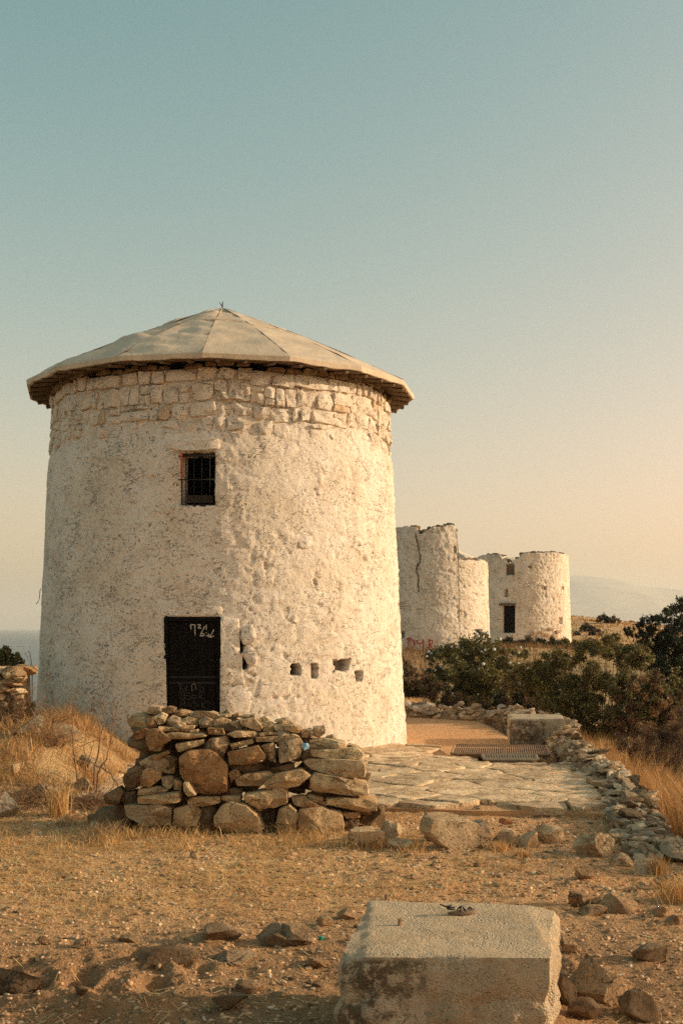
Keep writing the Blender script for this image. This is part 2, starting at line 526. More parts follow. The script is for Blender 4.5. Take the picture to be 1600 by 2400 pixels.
# sea
t = NT('sea_water'); p = t.pos()
nm = t.bump(t.noise(p, 0.05, 6, 0.6), 1.5, 0.6)
M_SEA = t.done((0.025, 0.06, 0.07), 0.28, nm)
SZ = -20.0
ang = np.linspace(0, 2 * math.pi, 97)[:-1]
rad = np.geomspace(60, 30000, 26)
Vs = [(0, 0, SZ)]
for r_ in rad:
    for a_ in ang: Vs.append((r_ * math.cos(a_), r_ * math.sin(a_), SZ))
Q = []; T = [(0, 1 + j, 1 + (j + 1) % 96) for j in range(96)]
for i in range(len(rad) - 1):
    for j in range(96):
        k = (j + 1) % 96
        Q.append((1 + i * 96 + j, 1 + (i + 1) * 96 + j, 1 + (i + 1) * 96 + k, 1 + i * 96 + k))
sea = link('sea', mesh_np('sea', Vs, [np.array(T), np.array(Q)], M_SEA))
tag(sea, 'hazy blue sea seen past the left side of the mill', kind='structure')

# far mountain, its colour paled to paint in part of the haze
M_MOUNT = m_plain('mountain_scrub', (0.70, 0.57, 0.41), 0.95, 0.3, 0.004, 1.0)
prof = [(900, 1474), (1000, 1452), (1120, 1408), (1230, 1372), (1310, 1356), (1360, 1354), (1415, 1360), (1455, 1372), (1499, 1382), (1600, 1389), (1760, 1402), (1950, 1425), (2200, 1452), (2400, 1474)]
mx_ = np.linspace(900, 2400, 90)
my_ = np.interp(mx_, [a for a, b in prof], [b for a, b in prof]) + 2.0 * fbm(mx_ * 0.03, 0 * mx_, 0 * mx_, 3, 4)
D = 11000.0
V = []; nrow = 14
for i in range(nrow):
    tt = i / (nrow - 1)
    prof_h = math.sin(math.pi * tt) ** 1.2
    dd = D + (tt - 0.5) * 5200
    xx = (mx_ - 800) * D / F
    crest = np.maximum((HOR - my_) * D / F + 42, 1.0)
    zz = SZ - 1 + crest * prof_h * (1 + 0.18 * fbm(xx * 0.002, 0 * xx + dd * 0.002, 0 * xx, 4, 12) * (1 - prof_h))
    V.append(np.c_[xx, np.full_like(xx, dd), zz])
V = np.concatenate(V)
idx = np.arange(nrow * 90).reshape(nrow, 90)
mountain = link('mountain', mesh_np('mountain', V, np.c_[idx[:-1, :-1].ravel(), idx[:-1, 1:].ravel(), idx[1:, 1:].ravel(), idx[1:, :-1].ravel()], M_MOUNT))
tag(mountain, 'pale mountain almost lost in the haze on the right', kind='structure')


# ------------------------------------------------------------------ rocks
def icosphere(sub):
    import bmesh
    bm = bmesh.new()
    bmesh.ops.create_icosphere(bm, subdivisions=sub, radius=1.0)
    V = np.array([v.co[:] for v in bm.verts]); T = np.array([[v.index for v in f.verts] for f in bm.faces])
    bm.free()
    return V, T


ICO = {k: icosphere(k) for k in (1, 2, 3, 4)}


def rock_verts(seed, sub=3, nplanes=14, rough=0.05, lo=0.34, hi=0.86):
    r = np.random.default_rng(seed)
    V, T = ICO[sub]
    V = V.copy()
    for i in range(nplanes):
        n = r.normal(size=3); n /= np.linalg.norm(n)
        d = r.uniform(lo, hi)
        s = V @ n - d
        V = V - np.where(s > 0, s, 0)[:, None] * n * 0.985
    k = seed * 1.37 % 50
    V = V + V * (0.10 * fbm(V[:, 0] * 1.3 + k, V[:, 1] * 1.3, V[:, 2] * 1.3, 3, seed % 97) + 1.2 * rough * fbm(V[:, 0] * 3.2 + k, V[:, 1] * 3.2, V[:, 2] * 3.2, 4, seed % 89, 0.62) + 0.6 * rough * ridged(V[:, 0] * 5 + k, V[:, 1] * 5, V[:, 2] * 5, 2, seed % 53))[:, None]
    V = V - (V.max(0) + V.min(0)) / 2
    V = V / (V.max(0) - V.min(0)) * 2
    return V, T


def rock_mesh(seed, size, sub=3, rough=0.05, rot=None, name='stone', nplanes=14):
    V, T = rock_verts(seed, sub, nplanes, rough)
    V = V * (np.asarray(size) / 2)
    if rot is not None:
        from mathutils import Euler
        V = V @ np.array(Euler(rot).to_matrix()).T
    return mesh_np(name, V, T, M_STONE, True, sharp=24)


def pillow(poly, thick, seed, n=26, slope=0.35, rough=0.012, crisp=False):
    """a stone with the given outline (a,b); returns (a,b,depth) with depth 0 at its face, and faces"""
    r = np.random.default_rng(seed)
    poly = np.asarray(poly, float)
    if np.sum(poly[:, 0] * np.roll(poly[:, 1], -1) - np.roll(poly[:, 0], -1) * poly[:, 1]) < 0:
        poly = poly[::-1]
    seg = np.roll(poly, -1, 0) - poly
    L = np.linalg.norm(seg, axis=1); cum = np.r_[0, np.cumsum(L)]
    s = np.linspace(0, cum[-1], n, endpoint=False)
    k = np.clip(np.searchsorted(cum, s, side='right') - 1, 0, len(poly) - 1)
    pt = poly[k] + seg[k] * ((s - cum[k]) / np.maximum(L[k], 1e-9))[:, None]
    pt = 0.92 * pt + 0.04 * (np.roll(pt, 1, 0) + np.roll(pt, -1, 0))
    c = pt.mean(0)
    ext = (poly.max(0) - poly.min(0))
    small = ext.min()
    rings = [(0.80, 1.0), (0.98, 0.72), (1.0, 0.40), (1.0, 0.15), (0.985, 0.05), (0.93, 0.0), (0.66, 0.0), (0.33, 0.0)]
    if crisp:
        rings = [(0.97, 1.0), (1.0, 0.6), (1.0, 0.22), (0.99, 0.08), (0.97, 0.0), (0.82, 0.0), (0.58, 0.0), (0.30, 0.0)]
    pts = []; dep = []
    for sc, d in rings:
        jit = 1 + r.normal(0, 0.012, n)
        q = c + (pt - c) * (sc * jit)[:, None]
        pts.append(q); dep.append(np.full(n, d * thick))
    pts.append(c[None]); dep.append(np.array([0.0]))
    pts.append(c[None]); dep.append(np.array([thick]))
    A = np.concatenate(pts); Dp = np.concatenate(dep)
    rel = (A - c) / np.maximum(ext, 1e-6)
    front = np.zeros(len(A))
    for i in range(5):
        a = r.uniform(0, 2 * math.pi); sl = r.uniform(0.1, 1.0) * slope * min(small, 0.35)
        front = np.maximum(front, (rel[:, 0] * math.cos(a) + rel[:, 1] * math.sin(a)) * sl - r.uniform(-0.05, 0.12) * sl)
    wgt = np.clip(1 - Dp / thick, 0, 1)
    Dp = Dp + front * wgt
    nz = fbm(A[:, 0] * 9 + seed, A[:, 1] * 9, Dp * 9, 4, seed % 83)
    nz2 = fbm(A[:, 0] * 24 + seed, A[:, 1] * 24, Dp * 24, 3, seed % 71)
    Dp = Dp + rough * 2.6 * nz * (0.3 + wgt) + rough * 1.3 * nz2
    A = A + (A - c) * ((0.02 if crisp else 0.07) * fbm(A[:, 0] * 14, A[:, 1] * 14, Dp * 14 + seed, 3, 5))[:, None]
    Q = []
    m = len(rings)
    for i in range(m - 1):
        for j in range(n):
            k2 = (j + 1) % n
            Q.append((i * n + j, i * n + k2, (i + 1) * n + k2, (i + 1) * n + j))
    T = []
    for j in range(n):
        k2 = (j + 1) % n
        T.append(((m - 1) * n + j, (m - 1) * n + k2, m * n)); T.append((k2, j, m * n + 1))
    return np.c_[A, Dp], np.array(Q), np.array(T)


# ------------------------------------------------------------------ round towers
class Tower:
    def __init__(s, cx, cy, zb, zt, Rb, Rt):
        s.cx, s.cy, s.zb, s.zt, s.Rb, s.Rt = cx, cy, zb, zt, Rb, Rt
    def rad(s, z):
        return s.Rb + (s.Rt - s.Rb) * (np.asarray(z, float) - s.zb) / (s.zt - s.zb)
    def at(s, th, z, out=0.0):
        r = s.rad(z) + out
        return np.stack([s.cx + r * np.sin(th), s.cy - r * np.cos(th), np.broadcast_to(np.asarray(z, float), np.shape(r * np.sin(th)))], -1)
    def hit(s, px, py):
        dx, dz = (px - 800) / F, -(py - HOR) / F
        z = EYE
        for _ in range(12):
            r = float(s.rad(z))
            A = dx * dx + 1; B = -2 * (dx * s.cx + s.cy); C = s.cx ** 2 + s.cy ** 2 - r * r
            disc = max(B * B - 4 * A * C, 0.0)
            Yh = (-B - math.sqrt(disc)) / (2 * A)
            z = EYE + dz * Yh
        return math.atan2(dx * Yh - s.cx, s.cy - Yh), z
    def grid(s, name, thetas, nz, disp, mat, top=None, thick=0.0, parent=None, cut=None, dirtf=None, baref=None):
        n = len(thetas)
        tops = top(thetas) if top is not None else np.full(n, s.zt)
        tt = np.linspace(0, 1, nz)
        Zg = s.zb + tt[:, None] * (tops[None, :] - s.zb)
        Th = np.broadcast_to(thetas[None, :], Zg.shape)
        d = disp(Th, Zg)
        r = s.rad(Zg) + d
        V = np.stack([s.cx + r * np.sin(Th), s.cy - r * np.cos(Th), Zg], -1)
        rows = [V]
        if thick:
            for k, f in enumerate((0.3, 0.7, 1.0)):
                rr = s.rad(tops) - thick * f
                zz = tops + 0.03 * fbm(thetas * 14, 0 * thetas + k, 0 * thetas, 3, 6)
                rows.append(np.stack([s.cx + rr * np.sin(thetas), s.cy - rr * np.cos(thetas), zz], -1)[None])
            zz = np.full(n, s.zb + 0.2); rr = s.rad(zz) - thick
            for f in (0.33, 0.66, 1.0):
                z2 = tops + (zz - tops) * f; r2 = s.rad(z2) - thick
                rows.append(np.stack([s.cx + r2 * np.sin(thetas), s.cy - r2 * np.cos(thetas), z2], -1)[None])
        A = np.concatenate(rows, 0)
        m = A.shape[0]
        idx = np.arange(m * n).reshape(m, n)
        nxt = np.roll(idx, -1, 1)
        q = np.stack([idx[:-1], nxt[:-1], nxt[1:], idx[1:]], -1)
        keep = np.ones(q.shape[:2], bool)
        if cut is not None:
            kd = cut(Th, Zg)
            kk = kd & np.roll(kd, -1, 1)
            keep[:nz - 1] = ~(kk[:-1] & kk[1:])
        dirt = np.zeros((m, n))
        if dirtf is not None:
            dirt[:nz] = dirtf(Th, Zg)
        bare = np.zeros((m, n))
        if baref is not None:
            bare[:nz] = baref(Th, Zg)
        return link(name, mesh_np(name, A.reshape(-1, 3), q[keep], mat, True, attrs={'dirt': dirt.ravel(), 'bare': bare.ravel()}), parent)


def place_stone_on(tower, poly_uz, thick, seed, proud, parent, color, name='stone', mat=None, slope=0.2, rough=0.01, n=22, crisp=False):
    """poly in (theta, z)"""
    poly = np.asarray(poly_uz, float)
    rr = float(tower.rad(poly[:, 1].mean()))
    uv = np.c_[poly[:, 0] * rr, poly[:, 1]]
    A, Qs, Ts = pillow(uv, thick, seed, n=n, slope=slope, rough=rough, crisp=crisp)
    V = tower.at(A[:, 0] / rr, A[:, 1], proud - A[:, 2])
    return link(name, mesh_np(name, V, [Qs, Ts], mat or M_WALL, True, sharp=50), parent, color=color)


# ---- the main windmill
MT = Tower(-1.95, 20.3, -0.05, 5.56, 3.0, 2.73)
mill = tag(empty('windmill', (0, 0, 0)), 'large whitewashed round stone windmill with a low conical felt roof', 'windmill')

win_l, win_t = MT.hit(423, 1062); win_r, win_b = MT.hit(503, 1184)
door_l, door_t = MT.hit(388, 1446); door_r, _ = MT.hit(515, 1600)
door_b = 0.04
holes = [(692, 1569, 20, 26), (737, 1571, 16, 34), (801, 1559, 36, 27), (840, 1585, 18, 26), (569, 1505, 9, 52), (575, 1552, 11, 30)]
holes_t = []
for (hx, hy, hw, hh) in holes:
    a, b = MT.hit(hx, hy); a2, _ = MT.hit(hx + hw / 2, hy); _, b2 = MT.hit(hx, hy - hh / 2)
    holes_t.append((a, b, abs(a2 - a), abs(b2 - b)))


def edge_noise(Th, Zg, amp=0.012):
    return amp * fbm(Th * 30, Zg * 10, 0 * Zg, 3, 41)


def inside(Th, Zg, l, r, b, t, amp=0.012):
    e = edge_noise(Th, Zg, amp)
    return (Th * 2.9 > l * 2.9 + e) & (Th * 2.9 < r * 2.9 + e) & (Zg > b + e) & (Zg < t + e)


def mill_disp(Th, Zg):
    Rr = MT.rad(Zg)
    x, y, z = Rr * np.sin(Th), -Rr * np.cos(Th), Zg
    u = Th * 2.9
    big = 0.022 * fbm(x * 0.9, y * 0.9, z * 0.9, 3, 50)
    right = sstep(-0.25, 0.45, Th + 0.12 * fbm(x * 1.1, y * 1.1, z * 1.1, 3, 14) - 0.05 * (z - 2.5))
    # field stones showing through the limewash
    f1, f2, cid = worley(u / 0.40 + 0.35 * vnoise(x * 2, y * 2, z * 2, 3), z / 0.27 + 0.3 * vnoise(x * 2, y * 2, z * 2, 4), 5)
    vis = sstep(0.25, 0.75, cid + 0.35 * fbm(x * 0.8, y * 0.8, z * 0.8, 2, 61)) * (0.6 + 0.4 * right)
    st = sstep(0.02, 0.42, f2 - f1)
    stones = (st * 0.014 - 0.006) * vis
    f1b, f2b, cb = worley(u / 0.16 + 0.4 * vnoise(x * 4, y * 4, z * 4, 7), z / 0.13, 8)
    small = (sstep(0.0, 0.5, f2b - f1b) * 0.008) * sstep(0.55, 0.85, cb) * (0.2 + 0.8 * right)
    rough = (0.5 + 0.5 * right) * (0.004 * ridged(x * 5.5, y * 5.5, z * 5.5, 4, 31) + 0.0115 * fbm(x * 11, y * 11, z * 11, 4, 32, 0.72))
    # the fallen-plaster edge that runs down the middle
    edge = 0.008 * (right - 0.5)
    d = big + stones + small + rough + edge
    pit = sstep(0.38, 0.52, fbm(x * 7, y * 7, z * 9, 3, 90)) * sstep(-0.05, 0.35, fbm(x * 1.1, y * 1.1, z * 1.1, 2, 91))
    d = d - 0.028 * pit
    # smooth dressed bands round the openings
    calm = np.zeros_like(d)
    for (l, r_, b, t_) in ((door_l - 0.05, door_r + 0.075, -1, door_t + 0.18), (win_l - 0.11, win_r + 0.05, win_b - 0.05, win_t + 0.17)):
        calm = np.maximum(calm, sstep(l - 0.04, l, Th) * sstep(r_ + 0.04, r_, Th) * sstep(b - 0.08, b, Zg) * sstep(t_ + 0.1, t_, Zg))
    d = d * (1 - 0.85 * calm) + 0.006 * calm
    # masonry band under the eave lies back so that its stones stand out of it
    d = d - 0.06 * sstep(4.35, 4.85, Zg + 0.16 * fbm(x * 1.8, y * 1.8, z, 3, 70))
    # splayed left reveal of the window
    spl = sstep(win_l - 0.075, win_l + 0.01, Th) * sstep(win_r + 0.02, win_r - 0.01, Th) * sstep(win_b - 0.01, win_b + 0.02, Zg) * sstep(win_t + 0.03, win_t, Zg)
    d = d - 0.07 * spl
    d = np.where(inside(Th, Zg, win_l, win_r, win_b, win_t), -0.42, d)
    d = np.where(inside(Th, Zg, door_l, door_r, -1, door_t, 0.008), -0.22, d)
    for i, (a, b, w, h) in enumerate(holes_t):
        q = ((Th - a) / w) ** 2 + ((Zg - b) / h) ** 2 + 0.7 * fbm(Th * 40 + i, Zg * 14, 0 * Zg, 2, 55)
        q4 = np.maximum(np.abs(Th - a) / w, np.abs(Zg - b) / h) + 0.35 * fbm(Th * 40 + i, Zg * 14, 0 * Zg, 2, 55)
        dep = 0.34 if i < 2 else (0.18 if i < 4 else 0.30)
        d = np.where(q4 < 0.95, d - dep, d)
    return d


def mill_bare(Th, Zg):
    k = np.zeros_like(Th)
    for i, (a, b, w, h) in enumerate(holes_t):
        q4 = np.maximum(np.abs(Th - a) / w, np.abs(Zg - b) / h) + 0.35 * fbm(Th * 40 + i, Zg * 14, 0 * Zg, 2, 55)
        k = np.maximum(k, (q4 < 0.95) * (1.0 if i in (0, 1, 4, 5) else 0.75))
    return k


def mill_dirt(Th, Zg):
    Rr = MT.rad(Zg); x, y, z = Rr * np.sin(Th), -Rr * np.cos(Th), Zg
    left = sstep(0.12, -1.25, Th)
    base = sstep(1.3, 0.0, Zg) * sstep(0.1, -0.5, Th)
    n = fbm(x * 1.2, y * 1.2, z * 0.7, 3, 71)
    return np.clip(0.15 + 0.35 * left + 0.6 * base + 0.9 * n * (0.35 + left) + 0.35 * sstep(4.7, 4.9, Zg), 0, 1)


def mill_cut(Th, Zg):
    k = inside(Th, Zg, win_l, win_r, win_b, win_t)
    for i, (a, b, w, h) in enumerate(holes_t[:4]):
        f = (0.78, 0.78, 0.42, 0.0)[i]
        k = k | (np.maximum(np.abs(Th - a + (0.35 * w if i == 2 else 0)) / w, np.abs(Zg - b) / h) < f)
    return k


th_f = np.linspace(R(-104), R(112), 640)
th_b = np.linspace(R(112), R(256), 62)[1:-1]
mill_th = np.concatenate([th_f, th_b])
mill_wall = MT.grid('wall', mill_th, 322, mill_disp, M_WALL, parent=mill, cut=mill_cut, dirtf=mill_dirt, baref=mill_bare)
# inner lining of the hollow tower, coloured dark to paint the shade inside
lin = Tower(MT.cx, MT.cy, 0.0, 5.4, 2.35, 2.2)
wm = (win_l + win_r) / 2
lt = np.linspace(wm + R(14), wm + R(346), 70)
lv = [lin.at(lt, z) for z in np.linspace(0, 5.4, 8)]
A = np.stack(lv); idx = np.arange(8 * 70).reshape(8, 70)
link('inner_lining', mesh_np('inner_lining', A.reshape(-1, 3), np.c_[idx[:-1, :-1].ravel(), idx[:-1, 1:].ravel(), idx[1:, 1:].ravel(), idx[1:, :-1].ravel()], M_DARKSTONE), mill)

# masonry courses under the eave, stone by stone
courses = [(5.55, 5.37), (5.36, 5.08), (5.07, 4.86), (4.85, 4.64), (4.62, 4.44)]
sr = np.random.default_rng(21)
wob = lambda th: 0.025 * math.sin(th * 7 + 1) + 0.02 * math.sin(th * 13)
for ci, (zt_, zb_) in enumerate(courses):
    th = R(-118) + 0.05 * ci
    while th < R(122):
        w = sr.choice([0.10, 0.16, 0.22, 0.30, 0.42], p=[0.15, 0.25, 0.3, 0.2, 0.1]) * sr.uniform(0.85, 1.15)
        if ci == 0: w *= 1.25
        dth = w / 2.75
        a, b = th + sr.uniform(0.001, 0.006), th + dth - sr.uniform(0.001, 0.006)
        pieces = [(a, b, zb_ + 0.008, zt_ - 0.008)]
        if ci > 0 and w > 0.13 and sr.random() < 0.42:
            zm = zb_ + (zt_ - zb_) * sr.uniform(0.35, 0.65)
            pieces = [(a, b, zb_ + 0.008, zm - 0.007), (a, b, zm + 0.007, zt_ - 0.008)]
        if ci == 3 and sr.random() < 0.35: pieces = []
        if ci == 4 and sr.random() < 0.68: pieces = []
        for (a_, b_, z0, z1) in pieces:
            if (a_ < win_r + 0.03 and b_ > win_l - 0.13) and z0 < win_t + 0.24: continue
            j = lambda s_: sr.normal(0, s_)
            o = wob((a_ + b_) / 2)
            poly = [(a_ + j(.007), z0 + o + j(.016)), ((a_ + b_) / 2, z0 + o + j(.016)), (b_ + j(.007), z0 + o + j(.016)), (b_ + j(.007), z1 + o + j(.016)), ((a_ + b_) / 2 + j(.01), z1 + o + j(.016)), (a_ + j(.007), z1 + o + j(.016))]
            pr = sr.uniform(-0.025, 0.022) - (0.012 if ci >= 2 else 0) + (0.010 if ci == 0 else 0)
            place_stone_on(MT, poly, 0.13, int(sr.integers(1, 9999)), pr, mill, ((0.76, 0.65, 0.52) if sr.random() < 0.06 else tuple(np.array((1, 0.99, 0.97)) * sr.uniform(0.92, 1.0))), slope=0.45, rough=0.011, n=22, crisp=True)
        th += dth
# rubble packed under the roof edge (bare brown stones)
th = R(-112)
while th < R(116):
    w = sr.uniform(0.12, 0.34); dth = w / 2.75
    z0 = 5.57 + wob(th); h = sr.uniform(0.05, 0.10)
    if sr.random() < 0.85:
        c0 = (0.36, 0.24, 0.14) if sr.random() < 0.6 else (0.48, 0.37, 0.25)
        place_stone_on(MT, [(th, z0), (th + dth * 0.92, z0 + sr.normal(0, .01)), (th + dth * 0.9, z0 + h), (th + dth * 0.1, z0 + h)], 0.2, int(sr.integers(1, 9999)), sr.uniform(-0.02, 0.05), mill, c0, mat=M_STONE, n=14)
    th += dth

# dressed stones beside the door, lintels
def px_poly(tower, pts):
    return [tower.hit(a, b) for a, b in pts]

zx = lambda x, y: (370 + x * 250 / 1568.0, 1430 + y * 270 / 1693.0)     # zoomed door crop -> photo pixels
jambs = [[(915, 95), (1195, 120), (1203, 845), (925, 855)], [(940, 862), (1235, 825), (1290, 1085), (935, 1090)], [(932, 1112), (1290, 1100), (1370, 1200), (1360, 1900), (935, 1900)]]
for i, jp in enumerate(jambs):
    place_stone_on(MT, px_poly(MT, [zx(*q) for q in jp]), 0.22, 301 + i, 0.030 - 0.004 * i, mill, (1, 1, 1), name='jamb_stone', slope=0.05, rough=0.004, n=40)
for i, jp in enumerate([[(-20, 100), (105, 105), (120, 690), (-30, 690)], [(-60, 700), (122, 700), (128, 1900), (-50, 1900)]]):
    place_stone_on(MT, px_poly(MT, [zx(*q) for q in jp]), 0.22, 311 + i, 0.012, mill, (1, 1, 1), name='jamb_stone', slope=0.05, rough=0.004, n=34)
place_stone_on(MT, px_poly(MT, [zx(*q) for q in [(-40, -60), (960, -60), (960, 84), (-40, 84)]]), 0.24, 321, 0.018, mill, (1, 1, 1), name='lintel', slope=0.05, rough=0.005, n=40)
place_stone_on(MT, px_poly(MT, [(388, 1050), (392, 1032), (516, 1028), (516, 1052), (470, 1057), (420, 1058)]), 0.24, 322, 0.040, mill, (1, 1, 1), name='lintel', slope=0.05, rough=0.006, n=40)
place_stone_on(MT, px_poly(MT, [(505, 1052), (536, 1052), (540, 1080), (505, 1084)]), 0.2, 323, 0.02, mill, (1, 1, 1), name='jamb_stone', slope=0.06, rough=0.006)
place_stone_on(MT, px_poly(MT, [(505, 1087), (536, 1085), (535, 1176), (504, 1176)]), 0.2, 324, 0.008, mill, (1, 1, 1), name='jamb_stone', slope=0.06, rough=0.008)
# rounded plastered stones right of the jamb, and a few proud field stones
for i, (pp, pr) in enumerate([([(566, 1470), (590, 1462), (600, 1490), (592, 1510), (572, 1512), (563, 1495)], 0.05), ([(571, 1520), (590, 1515), (604, 1540), (596, 1560), (580, 1556), (570, 1538)], 0.055),
                    ([(738, 1112), (756, 1108), (768, 1128), (764, 1158), (744, 1162), (730, 1140)], 0.02), ([(690, 1252), (715, 1245), (745, 1270), (735, 1290), (700, 1284)], 0.03), ([(676, 1420), (700, 1416), (708, 1445), (695, 1462), (672, 1450)], 0.03)]):
    place_stone_on(MT, px_poly(MT, pp), 0.2, 331 + i, pr, mill, (1, 1, 1), slope=0.3, rough=0.01, n=24)


def tower_frame(tw, th):
    """rows: tangent, outward, up"""
    return np.array([(math.cos(th), math.sin(th), 0), (math.sin(th), -math.cos(th), 0), (0, 0, 1)])


# door
dth = (door_l + door_r) / 2
fr = tower_frame(MT, dth)
dw = (door_r - door_l) * 2.98
dh = door_t - door_b
dc = MT.at(np.array(dth), (door_t + door_b) / 2, -0.10)
def dpt(u, w, o):     # u across from the middle, w height, o outward
    return dc * np.array([1, 1, 0]) + fr[0] * u + fr[1] * o + np.array([0, 0, w])
mb = MB(); mb.box(dpt(0, (door_t + door_b) / 2, 0), (dw + 0.04, 0.04, dh + 0.02), frame=fr)
door = link('door', mb.mesh('door', M_BLACK), mill)
for s_ in (-1, 1):
    mb = MB(); mb.box(dpt(s_ * (dw / 2 - 0.025), (door_t + door_b) / 2, 0.035), (0.055, 0.05, dh), frame=fr); link('frame', mb.mesh('frame', M_BLACK), door)
mb = MB(); mb.box(dpt(0, door_t - 0.03, 0.036), (dw - 0.06, 0.05, 0.06), frame=fr); link('frame', mb.mesh('frame', M_BLACK), door)
nb = 5
for i in range(nb):
    w = (dw - 0.12) / nb
    mb = MB(); mb.box(dpt(-(dw - 0.12) / 2 + w * (i + 0.5), (door_t + door_b) / 2 - 0.03, 0.025 + 0.002 * (i % 2)), (w - 0.012, 0.014, dh - 0.08), frame=fr); link('plank', mb.mesh('plank', M_BLACK), door)
for zz in (1.18, 1.10):
    mb = MB(); mb.box(dpt(0, zz, 0.037), (dw - 0.13, 0.010, 0.028), frame=fr); link('rail', mb.mesh('rail', M_IRON), door)


def ribbon(strokes, width, place, mat, name, parent, off=0.0):
    mb = MB()
    for st in strokes:
        w = width
        pts = np.asarray(st, float)
        # resample
        seg = np.linalg.norm(np.diff(pts, axis=0), axis=1); cum = np.r_[0, np.cumsum(seg)]
        n = max(int(cum[-1] / (w * 1.5)) + 2, 3)
        s_ = np.linspace(0, cum[-1], n)
        q = np.c_[np.interp(s_, cum, pts[:, 0]), np.interp(s_, cum, pts[:, 1])]
        t_ = np.gradient(q, axis=0); t_ /= np.linalg.norm(t_, axis=1)[:, None] + 1e-9
        nn = np.c_[-t_[:, 1], t_[:, 0]]
        ww = w * (0.8 + 0.2 * np.sin(np.arange(n) * 1.7))[:, None]
        a = q + nn * ww / 2; b = q - nn * ww / 2
        V = np.array([place(x_, y_) for x_, y_ in np.concatenate([a, b])])
        Q = [(i, i + 1, n + i + 1, n + i) for i in range(n - 1)]
        mb.add(V, Q)
    return link(name, mb.mesh(name, mat), parent)


def door_px(x, y):    # zoomed door crop -> point on the door's face
    px, py = zx(x, y)
    a, _ = MT.hit(px, py)
    o = 0.046
    # intersect pixel ray with the door plane
    dirv = np.array([(px - 800) / F, 1.0, -(py - HOR) / F])
    p0 = dpt(0, 0, o); nrm = fr[1]
    cam0 = np.array([0, 0, EYE])
    tt_ = np.dot(p0 - cam0, nrm) / np.dot(dirv, nrm)
    return cam0 + dirv * tt_

tagst = [[(480, 215), (492, 285)], [(480, 215), (545, 215)], [(545, 215), (548, 370)], [(580, 215), (640, 215), (585, 265), (640, 265)], [(690, 235), (620, 380)], [(712, 215), (714, 290)], [(620, 380), (690, 375)], [(650, 345), (690, 355)], [(714, 325), (716, 335)],
         [(825, 285), (765, 400)], [(712, 370), (768, 400)], [(740, 345), (768, 395)], [(768, 400), (828, 380)]]
ribbon(tagst, 17, door_px, M_PALEPAINT, 'graffiti', door)
scr = [[(325, 1080), (330, 1215)], [(300, 1110), (345, 1075), (360, 1105), (320, 1145), (375, 1165), (390, 1195), (330, 1222)],
       [(400, 1160), (440, 1130), (425, 1105), (398, 1135), (405, 1175), (450, 1180)],
       [(625, 1055), (595, 1075), (600, 1115), (665, 1130), (685, 1170), (640, 1200), (600, 1180)],
       [(310, 1235), (320, 1295)], [(345, 1225), (350, 1320), (390, 1330), (385, 1240)],
       [(480, 1222), (400, 1215), (390, 1255), (480, 1265), (490, 1300), (430, 1312), (400, 1290)],
       [(505, 1255), (570, 1250)], [(505, 1300), (575, 1290)], [(505, 1255), (505, 1300)], [(600, 1270), (605, 1220), (645, 1215), (650, 1250), (610, 1275), (685, 1310)],
       [(335, 1420), (345, 1350), (375, 1400), (405, 1345), (410, 1420)], [(450, 1350), (455, 1400), (490, 1415), (510, 1350)],
       [(570, 1335), (525, 1340), (530, 1370), (600, 1385), (605, 1405), (540, 1410)], [(645, 1350), (645, 1455)], [(700, 1355), (648, 1400), (750, 1475)],
       [(580, 1470), (530, 1475), (535, 1500), (590, 1520), (540, 1540)], [(700, 1330), (785, 1380)]]
ribbon(scr, 5.5, door_px, M_CHALK, 'graffiti', door)
ribbon([[(505, 1190), (495, 1100), (540, 1075), (570, 1170)]], 9, door_px, m_plain('chalk', (0.24, 0.21, 0.17)), 'graffiti', door)

# barred window
wth = (win_l + win_r) / 2
wf = tower_frame(MT, wth); wc = MT.at(np.array(wth), 0.0, -0.20)
ww_ = (win_r - win_l) * 2.83; wh = win_t - win_b
def wpt(u, w, o): return wc * np.array([1, 1, 0]) + wf[0] * u + wf[1] * o + np.array([0, 0, w])
mb = MB()
mb.box(wpt(0, win_t - 0.01, -0.12), (ww_ + 0.1, 0.06, 0.05), frame=wf); mb.box(wpt(0, win_b + 0.0, -0.12), (ww_ + 0.1, 0.06, 0.04), frame=wf)
for s_ in (-1, 1): mb.box(wpt(s_ * (ww_ / 2 + 0.005), (win_t + win_b) / 2, -0.121), (0.04, 0.055, wh), frame=wf)
window = link('window', mb.mesh('window', M_DARKWOOD), mill)
for i in range(4):
    mb = MB(); u = -ww_ / 2 + ww_ * (i + 0.8) / 4.4
    mb.tube([wpt(u, win_b - 0.02, 0.02), wpt(u, win_t + 0.02, 0.02)], 0.007, 6); link('bar', mb.mesh('bar', M_IRON, True), window)
for zz in (win_b + 0.36, win_t - 0.05):
    mb = MB(); mb.tube([wpt(-ww_ / 2 - 0.02, zz, 0.035), wpt(ww_ / 2 + 0.02, zz, 0.035)], 0.009, 6); link('bar', mb.mesh('bar', M_IRON, True), window)
mb = MB(); mb.box(wpt(-ww_ / 2 + 0.035, win_b + 0.55, 0.06), (0.02, 0.03, 0.36), frame=wf)
link('shutter_strip', mb.mesh('shutter_strip', M_REDPAINT), window)
mb = MB(); mb.box(wpt(0.02, win_b + 0.10, -0.12), (ww_ * 0.75, 0.03, 0.11), frame=wf)
link('inner_board', mb.mesh('inner_board', M_DARKWOOD), window)

